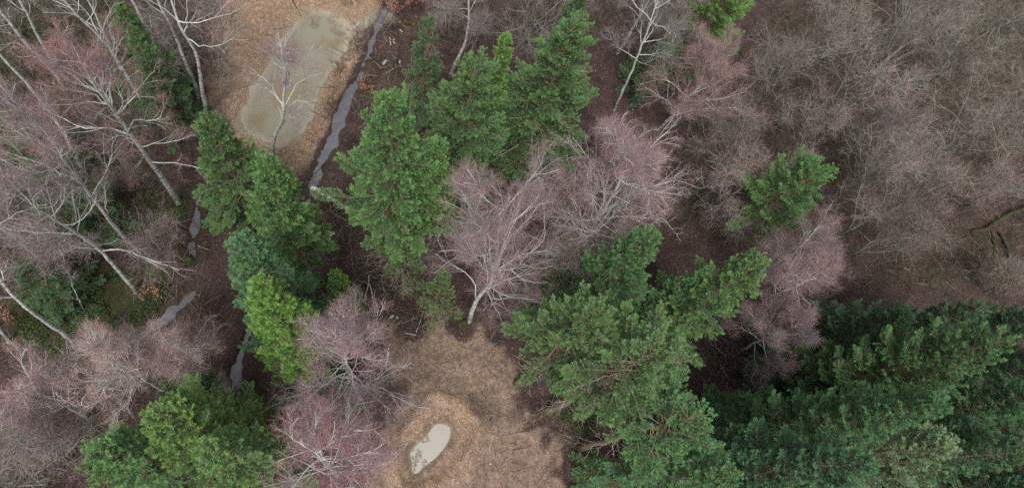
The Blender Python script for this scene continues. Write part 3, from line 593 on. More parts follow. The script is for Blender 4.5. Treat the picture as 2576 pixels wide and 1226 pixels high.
birch('birch_tree', 'leaning birch with orange pink twig haze between the dark spruces and the grey thicket', [(1655, 325), (1693, 290), (1718, 255), (1745, 232), (1770, 200), (1785, 175), (1800, 145)], .17, (.28, .185, .175), 26, .25, .5, (28, 60), .06, 1.35, 19,
      limbs=[(.55, [(1790, 215, .6), (1830, 190, 1.2), (1868, 172, 1.8)]), (.35, [(1770, 270, .3), (1830, 280, .5)]), (.45, [(1738, 200, 1.), (1725, 165, 1.8)]), (.5, [(1820, 250, .5), (1880, 230, 1.)])])
birch('birch_tree', 'thin tall birch with sparse grey crown leaning right, near the top edge', [(1545, 277), (1568, 225), (1588, 185), (1602, 150), (1613, 120), (1622, 95), (1633, 65), (1653, 5)], .13, GREYT, 12, .35, .22, (45, 70), .05, .8, 20, extra=4)
birch('birch_tree', 'brown stained birch stem behind the thin tall birch', [(1553, 135), (1575, 100), (1613, 35), (1633, -5)], .14, GREYT, 8, .4, .22, seed=201, extra=5)
birch('birch_tree', 'straight mottled birch trunk at the top edge behind the narrow bright spruce', [(1134, 186), (1150, 150), (1169, 115), (1178, 75), (1179, 40), (1179, -5)], .18, GREYT, 12, .4, .24, (40, 70), .05, .9, 21, extra=4)
birch('birch_tree', 'rounded birch crown seen from above, spidery limbs, beside the bright yellow green spruce', [(905, 998), (893, 970), (880, 940), (872, 915), (866, 885), (862, 858)], .2, (.27, .18, .195), 30, .25, .3, (35, 75), .05, 1.05, 22, wmin=(.012, .0075), tw0=.45, tip_r=.1)
birch('birch_tree', 'rose red birch crown at the bottom edge beside the lower clearing', [(858, 1200), (842, 1188), (826, 1172), (812, 1158), (802, 1144), (795, 1130)], .17, (.28, .155, .17), 24, .25, .25, (35, 75), .05, 1.15, 23, wmin=(.011, .007), tip_r=.1)
birch('birch_tree', 'tan pink birch crown above the bottom left spruces, left one of two alike', [(462, 995), (432, 985), (400, 976), (365, 953), (325, 928), (295, 905), (255, 872)], .17, (.35, .26, .24), 20, .5, .23, (26, 58), .06, .85, 24, wmin=(.0135, .009), tw0=.5)
birch('birch_tree', 'smaller tan pink birch crown beside the narrow stream, right one of two alike', [(520, 985), (495, 958), (470, 923), (445, 893), (420, 850)], .14, (.35, .26, .24), 18, .45, .25, (28, 60), .06, .85, 25, wmin=(.0135, .009), tw0=.5, limbs=[(.45, [(492, 905, .6), (478, 870, 1.6), (505, 830, 2.4)]), (.3, [(520, 960, .3), (560, 964, .4)])])
birch('birch_tree', 'pink birch crown with many downward limbs near the lower left corner', [(225, 1050), (165, 1018), (110, 1003), (65, 995), (25, 978)], .17, (.31, .21, .21), 22, .2, .4, (30, 68), .05, .9, 26, wmin=(.0135, .0085), tw0=.5)
birch('birch_tree', 'hazy pink birch with a white stem behind the tall spruces on the right', [(1900, 800), (1935, 765), (1960, 735), (1995, 715), (2040, 705)], .13, (.26, .175, .18), 18, .3, .3, (35, 70), .05, 1.25, 30, top=15)
birch('birch_tree', 'pink brown birch crown bulging from under the spruce, above the dark firs', [(1870, 880), (1900, 860), (1935, 845), (1975, 835)], .12, (.23, .17, .172), 16, .3, .3, (35, 70), .05, 1.2, 31, top=13)
birch('birch_tree', 'faded pink birch crown just below the lone small spruce in the thicket', [(1945, 690), (1985, 655), (2010, 630), (2045, 600)], .12, (.24, .18, .178), 16, .35, .28, (35, 70), .05, 1.1, 32, top=14)

# ------------------------------------------------------------------ leafless grey trees
def grey(label, base_px, tip_px, H, r0=.13, col=(.2, .175, .15), seed=0, dens=1.0, n=9, group='leafless grey trees', lf=.55, ang=(12, 42), name='bare_tree', t0=.12, **kw):
    B = G(*base_px); T = G(*tip_px, H); pts = np.array([B - (0, 0, .25), B + (T - B) * .35 + (0, 0, .02 * H), B + (T - B) * .7, T])
    o = birch(name, label, None, r0, col, n, t0, lf, ang, .07, dens, 400 + seed, trunk_pts=pts, wood=GREYWOOD, group=group, cat='bare tree', twl=.9, tww=.0082, tip_r=.1, ups=.05, nsec=8, wig=.12, wmin=(.016, .0105), lrl=.014, **kw)
    return o
GR = [
 ('low fan shaped grey tree with drooping long branches above the dark firs', (2110, 650), (2330, 560), 10, (.23, .19, .17)),
 ('low bare shrub at the right edge between the log pile and the dark firs', (2480, 735), (2570, 690), 6, (.2, .175, .145)),
 ('short bare tree at the right edge just above the leaning mossy trunk', (2430, 520), (2530, 450), 9, (.21, .17, .155)),
 ('grey leafless tree fanning to the right beside the lone small spruce', (2090, 600), (2400, 450), 14, (.24, .195, .175)),
 ('grey leafless tree with brownish plume between the lone spruce and the right edge', (2060, 500), (2290, 410), 13, (.23, .185, .165)),
 ('bushy grey tree just right of the orange pink birch', (1890, 290), (2000, 150), 13, (.22, .18, .165)),
 ('grey green feathery tree at the top, right of the bright cut-off spruce', (1960, 190), (2080, 40), 14, (.21, .18, .155)),
 ('pale grey feathery tree in the middle of the thicket', (2050, 300), (2210, 170), 14, (.24, .2, .185)),
 ('grey tree with mossy stems behind the pale feathery one', (2150, 210), (2310, 70), 15, (.22, .19, .165)),
 ('grey green tree with upright plume below the top right corner', (2330, 210), (2480, 110), 14, (.19, .175, .145)),
 ('dark green mossy bare tree in the top right corner', (2420, 120), (2570, 20), 14, (.17, .165, .12)),
 ('fine twigged grey tree leaning over the dark gap at the right edge', (2330, 400), (2520, 270), 13, (.22, .185, .16)),
 ('low brown grey tree between the broad pink birch and the lone spruce', (1740, 520), (1850, 430), 10, (.21, .165, .155)),
 ('brown grey tree just right of the broad pink birch', (1790, 430), (1880, 320), 10, (.21, .165, .155)),
 ('grey thorny tree in front of the feathery ones, above the lone spruce', (1960, 400), (2060, 300), 10, (.21, .17, .15)),
 ('brown plumed tree in the middle of the right hand thicket, reddish twigs', (2120, 400), (2240, 300), 11, (.22, .165, .15)),
 ('small pale lichen grey tree in the gap of the thicket', (2190, 370), (2240, 335), 8, (.27, .25, .235)),
 ('brown grey tree under the lone small spruce', (1800, 590), (1840, 560), 5, (.2, .165, .155)),
 ('thin grey tree at the top edge, between two dark spruces', (1320, 110), (1350, 10), 12, (.2, .175, .17)),
 ('grey brown tree at the top edge, left of the mottled birch', (1080, 60), (1110, -30), 11, (.22, .175, .16)),
 ('grey mauve bare tree at the top edge behind the thin tall birch', (1660, 120), (1720, 20), 12, (.23, .18, .185)),
 ('grey bare tree in the lower left corner', (110, 1220), (40, 1150), 10, (.23, .195, .185)),
 ('mauve grey bare tree between the pink crown and the lower left corner', (180, 1150), (90, 1095), 9, (.24, .19, .19)),
 ('bare twiggy tree between the birch pair and the dark young spruces', (450, 170), (440, 60), 9, (.22, .175, .17)),
 ('bare tree of purplish twigs on the brown verge left of the long pond', (560, 190), (560, 70), 10, (.24, .175, .165)),
 ('bare grey tree over the green moss left of the narrow stream', (420, 640), (370, 590), 8, (.24, .19, .18)),
 ('small mauve bare tree between the two slanting trunks at the left edge', (190, 680), (110, 640), 9, (.25, .19, .19)),
 ('brown twiggy tree at the right edge below the corner', (2500, 420), (2600, 330), 11, (.18, .15, .135)),
 ('sparse bare tree behind the curved birch, over the moss patch', (1400, 700), (1440, 620), 9, (.2, .175, .15)),
 ('brown twiggy tree in front of the broad pink birch, left side', (1410, 560), (1420, 480), 9, (.24, .17, .165)),
 ('grey bare tree at the top edge in the middle of the right hand thicket', (2210, 90), (2330, -30), 13, (.21, .185, .165)),
]
for i, (lb, b, t, H, c) in enumerate(GR): grey(lb, b, t, H, col=(*(x * (.84, 1.0, 1.2, .93, 1.1)[i % 5] for x in c),), seed=i, r0=.07 + .004 * H, dens=.36 if b[0] > 1700 else .17)

# ------------------------------------------------------------------ spruces
MID, YEL, BLU, DRK, LIT = (.062, .14, .055), (.09, .165, .04), (.06, .135, .075), (.04, .09, .042), (.085, .17, .065)
FIR = dict(droop=.22, irr=.42, fan=.3, fmax=.8, lift=8, per=(6, 9), sp=1.15, shoot=.16)
SP = [
 ('large full spruce right of the stream, rounded crown with a second leader', (985, 240), 24.5, 3.6, (.068, .15, .058), dict(zb=.46, irr=.12, prof=.62, droop=.4)),
 ('shorter spruce leader with tan tips, joined to the right side of the large full spruce', (1100, 352), 20, 2.0, (.075, .15, .05), dict(zb=.5, prof=.8, dead=.12)),
 ('spruce in the shade left of the long pond, pale growing tip', (520, 288), 15.5, 3.6, (.055, .12, .045), dict(zb=.08, prof=.75, droop=.6)),
 ('dense spruce at the lower end of the long pond', (664, 402), 20, 2.35, (.07, .15, .055), dict(zb=.3, irr=.12, prof=.55)),
 ('bluish green spruce below the dense pondside spruce', (612, 595), 20, 3.0, BLU, dict(zb=.12, prof=.6)),
 ('bright yellow green spruce beside the rounded spidery birch', (655, 712), 22.5, 2.6, (.09, .18, .045), dict(zb=.15, prof=.6)),
 ('thin ragged spruce beside the log litter at the top', (1078, 52), 13.5, 2.0, (.05, .105, .05), dict(zb=.1, prof=.7, gap=.35, irr=.5)),
 ('narrow bright green spruce spire at the top', (1275, 92), 17, 1.7, (.085, .185, .045), dict(zb=.15, prof=.7)),
 ('full dark spruce in front of the narrow bright spire', (1195, 165), 18, 3.8, (.065, .135, .058), dict(zb=.15, prof=.42, droop=.55)),
 ('ragged spruce with greyish dead twigs, left of the thin tall birch', (1445, 62), 19, 4.0, (.062, .135, .055), dict(zb=.2, prof=.42, dead=.14)),
 ('bright spruce cut by the top edge beside the grey thicket', (1880, -70), 13, 3.8, (.08, .175, .045), dict(zb=.15, prof=.6)),
 ('dark spruce at the top edge above the ragged one', (1470, -30), 14, 2.6, DRK, dict(zb=.1)),
 ('dark low spruce behind the thin tall birch', (1665, 115), 6.5, 2.8, (.045, .1, .048), dict(zb=.06, prof=.8)),
 ('lone small spruce in the bare thicket on the right', (2055, 425), 13.5, 3.3, (.06, .15, .052), dict(zb=.4, prof=.45, irr=.15, lift=12)),
 ('dark green spruce left of the cream barked gap, under the broad pink birch', (1645, 590), 19, 3.0, (.055, .13, .058), dict(zb=.15, prof=.6)),
 ('bright spruce in front of the hazy pink birch', (1915, 660), 19, 3.3, (.068, .145, .055), dict(zb=.2, prof=.62, gap=.1)),
 ('grey green spruce at the left of the cluster by the lower clearing, thick bare trunk', (1500, 780), 21, 3.3, (.068, .13, .055), dict(zb=.55, prof=.55, dead=.1, lowd=.3)),
 ('pale green spruce with dead white branches in the middle of the cluster', (1655, 880), 22, 4.0, (.072, .14, .062), dict(zb=.66, prof=.5, dead=.2, lowd=.25)),
 ('spruce with a long bare leaning trunk, right of the lower clearing', (1745, 1045), 20, 2.9, (.06, .14, .062), dict(zb=.72, prof=.6, dead=.06, lowd=.2)),
 ('spruce crown cut by the bottom edge, right of the leaning trunk', (1850, 1190), 19, 2.6, (.058, .135, .065), dict(zb=.2, prof=.65)),
 ('dark fir with layered plumes at the top of the lower right stand', (2290, 790), 16, 4.2, (.042, .098, .055), dict(zb=.05, prof=.8, **FIR)),
 ('tall fir at the right edge of the lower right stand, yellowish tips', (2545, 850), 23, 4.1, (.062, .13, .055), dict(zb=.1, prof=.65, **FIR)),
 ('fir with a long pointed crown in the middle of the lower right stand', (2375, 1015), 25, 4.1, (.056, .13, .062), dict(zb=.1, prof=.75, **FIR)),
 ('bluish fir with flat silvery plumes at the bottom of the lower right stand', (2190, 1160), 24, 3.8, (.056, .125, .075), dict(zb=.1, prof=.75, **FIR)),
 ('pale blue green fir top close to the lens at the bottom edge', (2375, 1120), 21, 3.6, (.105, .16, .1), dict(zb=.5, prof=.6)),
 ('dark fir at the right edge behind the yellowish tipped fir', (2660, 780), 17, 4.2, (.042, .1, .056), dict(zb=.05, prof=.75, **FIR)),
 ('dark fir between the top fir and the right edge', (2480, 770), 16, 4.0, (.044, .1, .056), dict(zb=.05, prof=.75, **FIR)),
 ('green fir filling the right edge between the yellowish tipped one and the corner', (2640, 985), 21, 4.4, (.046, .108, .056), dict(zb=.08, prof=.7, **FIR)),
 ('dark fir behind the pale blue green top near the right edge', (2480, 1080), 19, 4.2, (.044, .102, .056), dict(zb=.08, prof=.7, **FIR)),
 ('low dark fir in the gap between the long pointed fir and the yellowish tipped fir', (2440, 930), 11, 3.6, (.04, .098, .05), dict(zb=.05, prof=.7, **FIR)),
 ('low dark fir deep in the lower right stand, under the pale blue green top', (2300, 1190), 10, 3.6, (.04, .098, .05), dict(zb=.05, prof=.7, **FIR)),
 ('low dark fir at the right edge just above the corner', (2600, 1060), 11, 3.8, (.04, .098, .05), dict(zb=.05, prof=.7, **FIR)),
 ('fir cut off by the right edge beside the yellowish tipped fir', (2720, 905), 18, 5.0, (.044, .105, .054), dict(zb=.05, prof=.7, **FIR)),
 ('fir cut off by the lower right corner', (2700, 1230), 20, 4.8, (.044, .105, .054), dict(zb=.05, prof=.7, **FIR)),
 ('dark fir at the lower right corner', (2600, 1130), 22, 4.0, (.045, .105, .055), dict(zb=.1, prof=.75)),
 ('dark fir on the left flank of the lower right stand', (2170, 945), 12, 3.0, (.04, .092, .05), dict(zb=.05, prof=.8, **FIR)),
 ('yellow green spruce crown at the lower left', (400, 1045), 21, 3.3, (.09, .165, .055), dict(zb=.2, prof=.55)),
 ('bluish green spruce crown beside the yellow green one at the bottom', (250, 1130), 19, 3.4, (.076, .155, .068), dict(zb=.15, prof=.6)),
 ('pale green spruce right of the yellow green one, next to the rose birch', (525, 1130), 20, 2.9, (.085, .16, .065), dict(zb=.15, prof=.6, dead=.06)),
 ('dark young spruce under the rounded spidery birch', (800, 965), 10, 2.3, (.045, .1, .04), dict(zb=.06)),
 ('small bright young spruce in front of the planks', (842, 690), 11, 1.5, (.07, .15, .045), dict(zb=.15)),
 ('small sparse spruce with thin bare trunk at the edge of the lower clearing', (1115, 690), 11.5, 1.6, (.06, .125, .045), dict(zb=.42, per=(3, 5), sp=1.3, fan=.3, nd=.45, droop=.25)),
 ('sparse pole spruce under the large full spruce, first thin trunk', (1022, 575), 14, 1.6, (.06, .125, .045), dict(zb=.5, per=(3, 5), sp=1.3, fan=.3, nd=.5, droop=.3)),
 ('sparse pole spruce under the large full spruce, mossy second trunk', (1000, 545), 13, 1.4, (.06, .12, .045), dict(zb=.5, gap=.25)),
 ('small bright spruce among birch trunks at the top left', (300, 15), 10, 2.0, (.06, .15, .04), dict(zb=.05)),
 ('dark young spruce behind the mossy footed birch', (350, 120), 9, 2.6, (.045, .1, .045), dict(zb=.05)),
 ('dark spruce sapling behind the knotty birch at the left', (20, 290), 8, 2.8, (.05, .1, .045), dict(zb=.05)),
 ('dark spruce sapling under the forked birch', (160, 450), 7.5, 2.8, (.045, .098, .045), dict(zb=.05)),
 ('dark spruce sapling beside the straight leaning birch', (100, 500), 6.5, 2.4, (.045, .095, .045), dict(zb=.05)),
 ('dark spruce sapling on the ivy ground at the left edge', (50, 670), 7, 2.6, (.045, .1, .05), dict(zb=.05)),
 ('dark spruce sapling below the pair of tan pink birches', (430, 965), 9, 2.4, (.05, .1, .045), dict(zb=.05)),
 ('dark spruce sapling under the crossing birch trunks at the top left', (250, 45), 8, 2.6, (.045, .1, .042), dict(zb=.05)),
 ('low spruce between the curved birch and the dark green spruce', (1390, 640), 9, 2.0, (.05, .09, .04), dict(zb=.05, gap=.2)),
 ('dark low spruce between the two top spruces', (1320, 290), 9, 2.4, (.045, .095, .04), dict(zb=.05)),
 ('dark low spruce on the gap between the full dark spruce and the large full one', (1130, 330), 10, 2.6, (.045, .09, .045), dict(zb=.05)),
 ('low flat spruce sapling at the bottom, left of the leaning trunk', (1520, 1180), 5, 1.7, (.06, .125, .06), dict(zb=.05)),
 ('dark spruce between the dark green and the bright ones of the cluster', (1760, 700), 14, 2.6, (.055, .125, .055), dict(zb=.1, prof=.7)),
]
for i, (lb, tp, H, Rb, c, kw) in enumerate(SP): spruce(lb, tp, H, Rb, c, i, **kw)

# ------------------------------------------------------------------ small things on the ground
def simple(name, col, rough=.9, sc=6, var=.45):
    m, t, b = new_mat(name, rough, .15)
    c = tuple(col); n = noise(t, objcoord(t), sc, 4)
    t.links.new(ramp(t, n, [(.3, tuple(x * (1 - var) for x in c)), (.7, tuple(min(.9, x * (1 + var)) for x in c))]), b.inputs['Base Color']); return m
CUT = simple('fresh_cut_wood', (.5, .24, .1), .8, 20, .2); PALEWOOD = simple('pale_split_wood', (.5, .4, .27), .8, 9, .25); DARKLOG = simple('dark_wet_log', (.05, .042, .034), .85, 4)
MOSSLOG = simple('mossy_bark', (.05, .055, .022), .95, 5, .6); PLANK = simple('weathered_plank', (.2, .14, .1), .85, 8, .3); STONE = simple('pale_stone', (.42, .4, .36), .85, 8, .25)
MOSS = simple('bright_moss', (.055, .075, .018), .95, 9, .6); GREYLOG = simple('grey_bark_log', (.3, .28, .24), .9, 8, .5); STICK = simple('bleached_branch', (.5, .47, .42), .85, 5, .25)
def leafmat(name, stops):
    m, t, b = new_mat(name, .7, .2); t.links.new(ramp(t, attr(t, 'a'), stops), b.inputs['Base Color']); return m
RUSSET = leafmat('russet_oak_leaves', [(0, (.17, .075, .045)), (.6, (.31, .155, .1)), (1, (.4, .24, .17))])
LITTER = leafmat('fallen_leaves', [(0, (.02, .014, .012)), (.5, (.064, .04, .034)), (.8, (.13, .077, .06)), (.95, (.17, .115, .09)), (1, (.28, .22, .18))])
CHIPS = leafmat('wood_chips', [(0, (.08, .056, .044)), (.3, (.22, .155, .115)), (.9, (.36, .265, .2)), (1, (.48, .4, .33))])
BRAMBLE = leafmat('bramble_leaves', [(0, (.012, .022, .01)), (.6, (.04, .075, .022)), (.9, (.075, .13, .03)), (1, (.15, .18, .05))])
BRUSH = leafmat('brushwood_twigs', [(0, (.08, .07, .05)), (.6, (.17, .15, .115)), (1, (.27, .25, .2))])
LSTICK = leafmat('fallen_sticks', [(0, (.045, .032, .026)), (.6, (.15, .11, .085)), (.92, (.24, .2, .16)), (1, (.45, .4, .33))])
def gz(P): return ground_z(np.atleast_2d(np.asarray(P, float))[:, :2])
def gpt(px, py, up=0.0):
    p = G(px, py); p[2] = gz(p)[0] + up; return p
def quads(mb, C, size, rng, A, tilt=.6, mat=0):
    n = len(C); N = nrm(np.column_stack([rng.normal(size=(n, 2)) * tilt, np.ones(n)])); U = nrm(np.cross(N, rng.normal(size=(n, 3)))); W = np.cross(N, U)
    sz = (size * rng.uniform(.6, 1.3, n))[:, None]; asp = rng.uniform(.45, .8, n)[:, None]
    V = np.stack([C - U * sz, C + W * sz * asp + N * sz * .12, C + U * sz, C - W * sz * asp + N * sz * .12], 1); i = np.arange(n)[:, None] * 4
    mb.add(V, i + np.array([[0, 1, 2, 3]]), None, np.repeat(A, 4), mat)
def sample(pts, n, rng):
    pl = poly(pts); lo, hi = pl.min(0), pl.max(0); out = np.zeros((0, 2))
    while len(out) < n:
        P = rng.uniform(lo, hi, (n * 2, 2)); out = np.vstack([out, P[sdist(P, pl) < 0]])
    return out[:n]
def wet(P): return np.minimum.reduce([sdist(P, POND1), sdist(P, POND2), cdist(P, STREAM_C) - .1, cdist(P, STREAM_B) - .1, sdist(P, OUTLET) + .1]) < .15
rng = np.random.default_rng(77)
ALL = [(-150, -80), (2720, -80), (2720, 1320), (-150, 1320)]
P = sample(ALL, 120000, rng); P = P[~wet(P)]; cl = (sdist(P, CLEAR1) < -.3) | (sdist(P, CLEAR2) < -.1)
Q = P[~cl]; mb = MB(); quads(mb, np.column_stack([Q, gz(Q) + .012 + rng.uniform(0, .02, len(Q))]), .055, rng, np.clip(fbm(Q, 3, 88) * .5 + rng.random(len(Q)) ** 1.6 * .75 - .1, 0, 1), .5)
o = mb.build('leaf_litter', LITTER); o['kind'] = 'stuff'
Q = np.vstack([P[cl], sample([(500, -60), (1000, -60), (900, 200), (780, 480), (500, 260)], 26000, rng), sample([(930, 780), (1430, 780), (1430, 1330), (920, 1330)], 22000, rng)]); Q = Q[((sdist(Q, CLEAR1) < -.2) | (sdist(Q, CLEAR2) < -.1)) & ~wet(Q)]
mb = MB(); quads(mb, np.column_stack([Q, gz(Q) + .012]), .038, rng, np.clip(fbm(Q, 2.2, 91) * .55 + rng.random(len(Q)) ** 1.4 * .6 - .15, 0, 1), .4)
o = mb.build('clearing_litter', CHIPS); o['kind'] = 'stuff'
# leaves drifted together on the small pond
Q = sample([(1027, 1125), (1075, 1090), (1085, 1110), (1060, 1140), (1080, 1165), (1045, 1197), (1025, 1180)], 1300, rng); Q = Q[(sdist(Q, POND2) < .05) & (fbm(Q, .5, 93) > .5)]
mb = MB(); quads(mb, np.column_stack([Q, np.full(len(Q), WATER_Z + .012)]), .03, rng, rng.uniform(0, .5, len(Q)), .12); o = mb.build('floating_leaves', CHIPS); o['kind'] = 'stuff'
Q = sample([(740, 52), (760, 30), (800, 20), (850, 35), (880, 75), (860, 100), (820, 70), (770, 75)], 1500, rng); Q = Q[(sdist(Q, POND1) < .1) & (fbm(Q, .7, 99) > .5)]
mb = MB(); quads(mb, np.column_stack([Q, np.full(len(Q), WATER_Z + .012)]), .04, rng, rng.uniform(0, .35, len(Q)), .12); o = mb.build('sunken_leaves', CHIPS); o['kind'] = 'stuff'
# sticks
def sticks(name, regs, n, lrange, mat=LSTICK):
    mb = MB()
    for pts, k in regs:
        Q = sample(pts, int(n * k), rng); Q = Q[~wet(Q)]; m = len(Q); a = rng.uniform(0, math.pi, m); D = np.column_stack([np.cos(a), np.sin(a), rng.normal(0, .06, m)])
        C = walk(np.column_stack([Q, gz(Q) + .05 + rng.uniform(0, .12, m)]), nrm(D), rng.uniform(*lrange, m), 4, .12, 0, rng)
        rr = rng.uniform(.008, .02, m)[:, None] * np.array([[1, .9, .7, .4]]); tube(mb, C, rr, 4, rng, 0, np.repeat(rng.random(m)[:, None], 4, 1))
    o = mb.build(name, mat); o['kind'] = 'stuff'
sticks('stick_litter', [([(780, 480), (900, 480), (1130, 640), (1150, 800), (1000, 830), (900, 800), (780, 650)], .34), ([(900, 60), (1060, 60), (1060, 330), (880, 330)], .14), ([(1700, 830), (2100, 760), (2050, 1000), (1750, 1000)], .14), ([(380, 480), (520, 620), (520, 1060), (400, 800)], .1), ([(1380, 960), (1600, 960), (1600, 1226), (1400, 1120)], .1), ([(2150, 560), (2576, 480), (2576, 740), (2150, 740)], .12), ([(940, 790), (1420, 790), (1420, 1260), (940, 1260)], .035), ([(520, 0), (960, 0), (800, 470), (520, 280)], .025), ([(880, 60), (985, 20), (800, 470), (760, 470)], .1)], 5200, (.4, 2.2))
Q = sample([(945, 790), (1420, 790), (1420, 1290), (945, 1290)], 900, rng); Q = Q[(sdist(Q, CLEAR2) < .4) & ~wet(Q) & (fbm(Q, 2, 97) > .46)]; mb = MB(); OC = np.array([[1, 0, 0], [0, 1, 0], [-1, 0, 0], [0, -1, 0], [0, 0, .8], [0, 0, -.8]]); sz = rng.uniform(.03, .09, len(Q)) * rng.uniform(.6, 1.2, len(Q)); V = np.column_stack([Q, gz(Q) + .01])[:, None] + OC[None] * sz[:, None, None] * rng.uniform(.6, 1.3, (len(Q), 6, 1)); f = np.array([[0, 1, 4], [1, 2, 4], [2, 3, 4], [3, 0, 4], [1, 0, 5], [2, 1, 5], [3, 2, 5], [0, 3, 5]]); mb.add(V, None, (np.arange(len(Q))[:, None, None] * 6 + f[None]).reshape(-1, 3), np.repeat(rng.uniform(.2, .9, len(Q)), 6)); o = mb.build('earth_crumbs', CHIPS, smooth=True); o['kind'] = 'stuff'
# bramble and ivy ground cover
mb = MB()
for pts, n in (([(150, 640), (330, 690), (420, 690), (440, 760), (370, 830), (250, 860), (190, 890), (60, 880), (30, 760)], 15000), ([(360, 480), (480, 490), (470, 560), (400, 570), (350, 540)], 1500), ([(1400, 1000), (1520, 990), (1500, 1090), (1410, 1090)], 2600), ([(0, 0), (420, 0), (380, 240), (300, 500), (0, 560)], 26000), ([(890, 180), (940, 190), (930, 260), (890, 250)], 700), ([(2250, 620), (2560, 580), (2570, 730), (2200, 720)], 1500), ([(1860, 930), (1900, 930), (1900, 970), (1850, 970)], 300), ([(400, 920), (600, 950), (560, 1000), (400, 1000)], 700), ([(1990, 0), (2570, 0), (2570, 420), (2100, 500)], 6000)):
    Q = sample(pts, n, rng); Q = Q[(fbm(Q, 1.7, 95) > .47) & ~wet(Q)]; quads(mb, np.column_stack([Q, gz(Q) + rng.random(len(Q)) ** 2 * .45 + .02]), .06, rng, rng.random(len(Q)), .8)
o = mb.build('bramble_cover', BRAMBLE); o['kind'] = 'stuff'
# brushwood under the bare trees
mb = MB()
for pts, n, hh in (([(1700, 620), (1700, 330), (1850, 260), (1960, -60), (2680, -60), (2680, 330), (2480, 470), (2330, 580), (2130, 630), (1990, 600)], 430, 2.3), ([(-60, -60), (470, -60), (470, 240), (420, 420), (330, 640), (-60, 640)], 620, 2.0), ([(-60, 1060), (160, 1060), (160, 1300), (-60, 1300)], 120, 1.8), ([(1050, -60), (1740, -60), (1740, 60), (1500, 120), (1100, 120)], 220, 2.), ([(1400, 560), (1560, 600), (1500, 720), (1380, 720)], 70, 1.8), ([(2300, 640), (2620, 600), (2620, 760), (2300, 740)], 20, 1.0)):
    Q = sample(pts, n, rng); Q = Q[~wet(Q)]; m = len(Q) * 5; B = np.repeat(np.column_stack([Q, gz(Q) - .05]), 5, 0); D = nrm(np.column_stack([rng.normal(0, .5, (m, 2)), np.ones(m)]))
    C = walk(B, D, hh * rng.uniform(.5, 1.3, m), 6, .14, .04, rng); R_ = (.011 * rng.uniform(.7, 1.4, m))[:, None] * np.linspace(1, .3, 6)[None]; tn = rng.random(m)
    tube(mb, C, R_, 3, rng, 0, np.repeat(tn[:, None], 6, 1)); C2, _, o2 = spawn(C, R_, 5, .25, 1, (20, 50), .45, 4, .14, .03, rng, shape=.3); ribbon(mb, C2, np.full((len(C2), 4), .0065), rng, 0, tn[o2])
    C3, _, o3 = spawn(C2, R_[:1].repeat(len(C2), 0)[:, :4], 2, .2, 1, (20, 50), .6, 3, .14, .03, rng, shape=.3); ribbon(mb, C3, np.full((len(C3), 3), .005), rng, 0, np.clip(tn[o2][o3] + .1, 0, 1))
o = mb.build('brushwood', BRUSH); o['kind'] = 'stuff'

def log(name, label, cat, p0, p1, rad, bark, end=None, group=None, lift=(0, 0), bend=.05, part='bark', taper=.85, branches=0):
    A, B = gpt(*p0, rad * .8 + lift[0]), gpt(*p1, rad * .8 + lift[1]); C = (A + B) / 2; C[2] = 0; root = thing(name, label, cat, C, group)
    Pm = np.linspace(A, B, 8); Pm[1:-1] += rng.normal(size=(6, 3)) * bend * np.array([1, 1, .3]); R_ = rad * np.linspace(1, taper, 8); mb = MB(); tube(mb, Pm[None], R_[None], 9, rng, cap=True); 
    if branches:
        C1, R1, _ = spawn(Pm[None], R_[None], branches, .2, 1, (30, 65), .4, 6, .2, 0.0, rng, rl=.014); tube(mb, C1, np.maximum(R1, .006), 5, rng)
        C1[:, :, 2] = np.maximum(C1[:, :, 2], .05)
    bo = mb.build(part, bark, root, C, True)
    if end is not None:
        for e, dv, k in ((Pm[0], Pm[0] - Pm[1], 0), (Pm[-1], Pm[-1] - Pm[-2], 7)):
            dv = nrm(dv); q = np.stack([e - dv * .02, e + dv * .012])[None]; mb = MB(); tube(mb, q, np.full((1, 2), R_[k] * .97), 12, rng, cap=True); mb.build('cut_face', end, bo, C)
    return root
log('cut_log', 'short mossy log with a fresh orange sawn face near the ragged spruce', 'log', (1019, 58), (1041, 67), .2, MOSSLOG, CUT)
log('cut_log', 'stubby mossy log with pale sawn faces, left of the orange faced one', 'log', (994, 52), (1006, 60), .19, MOSSLOG, PALEWOOD)
log('cut_log', 'grey bark log lying askew on the dark litter', 'log', (963, 163), (974, 154), .15, GREYLOG, PALEWOOD)
log('cut_log', 'dark bark log pointing down the slope beside a round slice', 'log', (995, 150), (996, 167), .15, DARKLOG, PALEWOOD)
log('wood_slice', 'round sawn slice of pale wood with a dark heart on the litter', 'wood slice', (1004, 158), (1007.5, 158.5), .16, GREYLOG, PALEWOOD, bend=0)
log('wood_chip', 'yellow split wood chip below the mossy logs', 'wood chip', (1006, 78), (1013, 83), .07, PALEWOOD, bend=.01)
for i, (a, b, t_) in enumerate((((980, 98), (983, 104), 'first'), ((989, 100), (993, 103), 'second'), ((981, 107), (984, 116), 'third'), ((989, 106), (994, 112), 'fourth'))):
    log('wood_chip', 'pale chip of split wood scattered on the dark litter by the stream', 'wood chip', a, b, .05, PALEWOOD, group='pale chips above the logs', bend=.01)
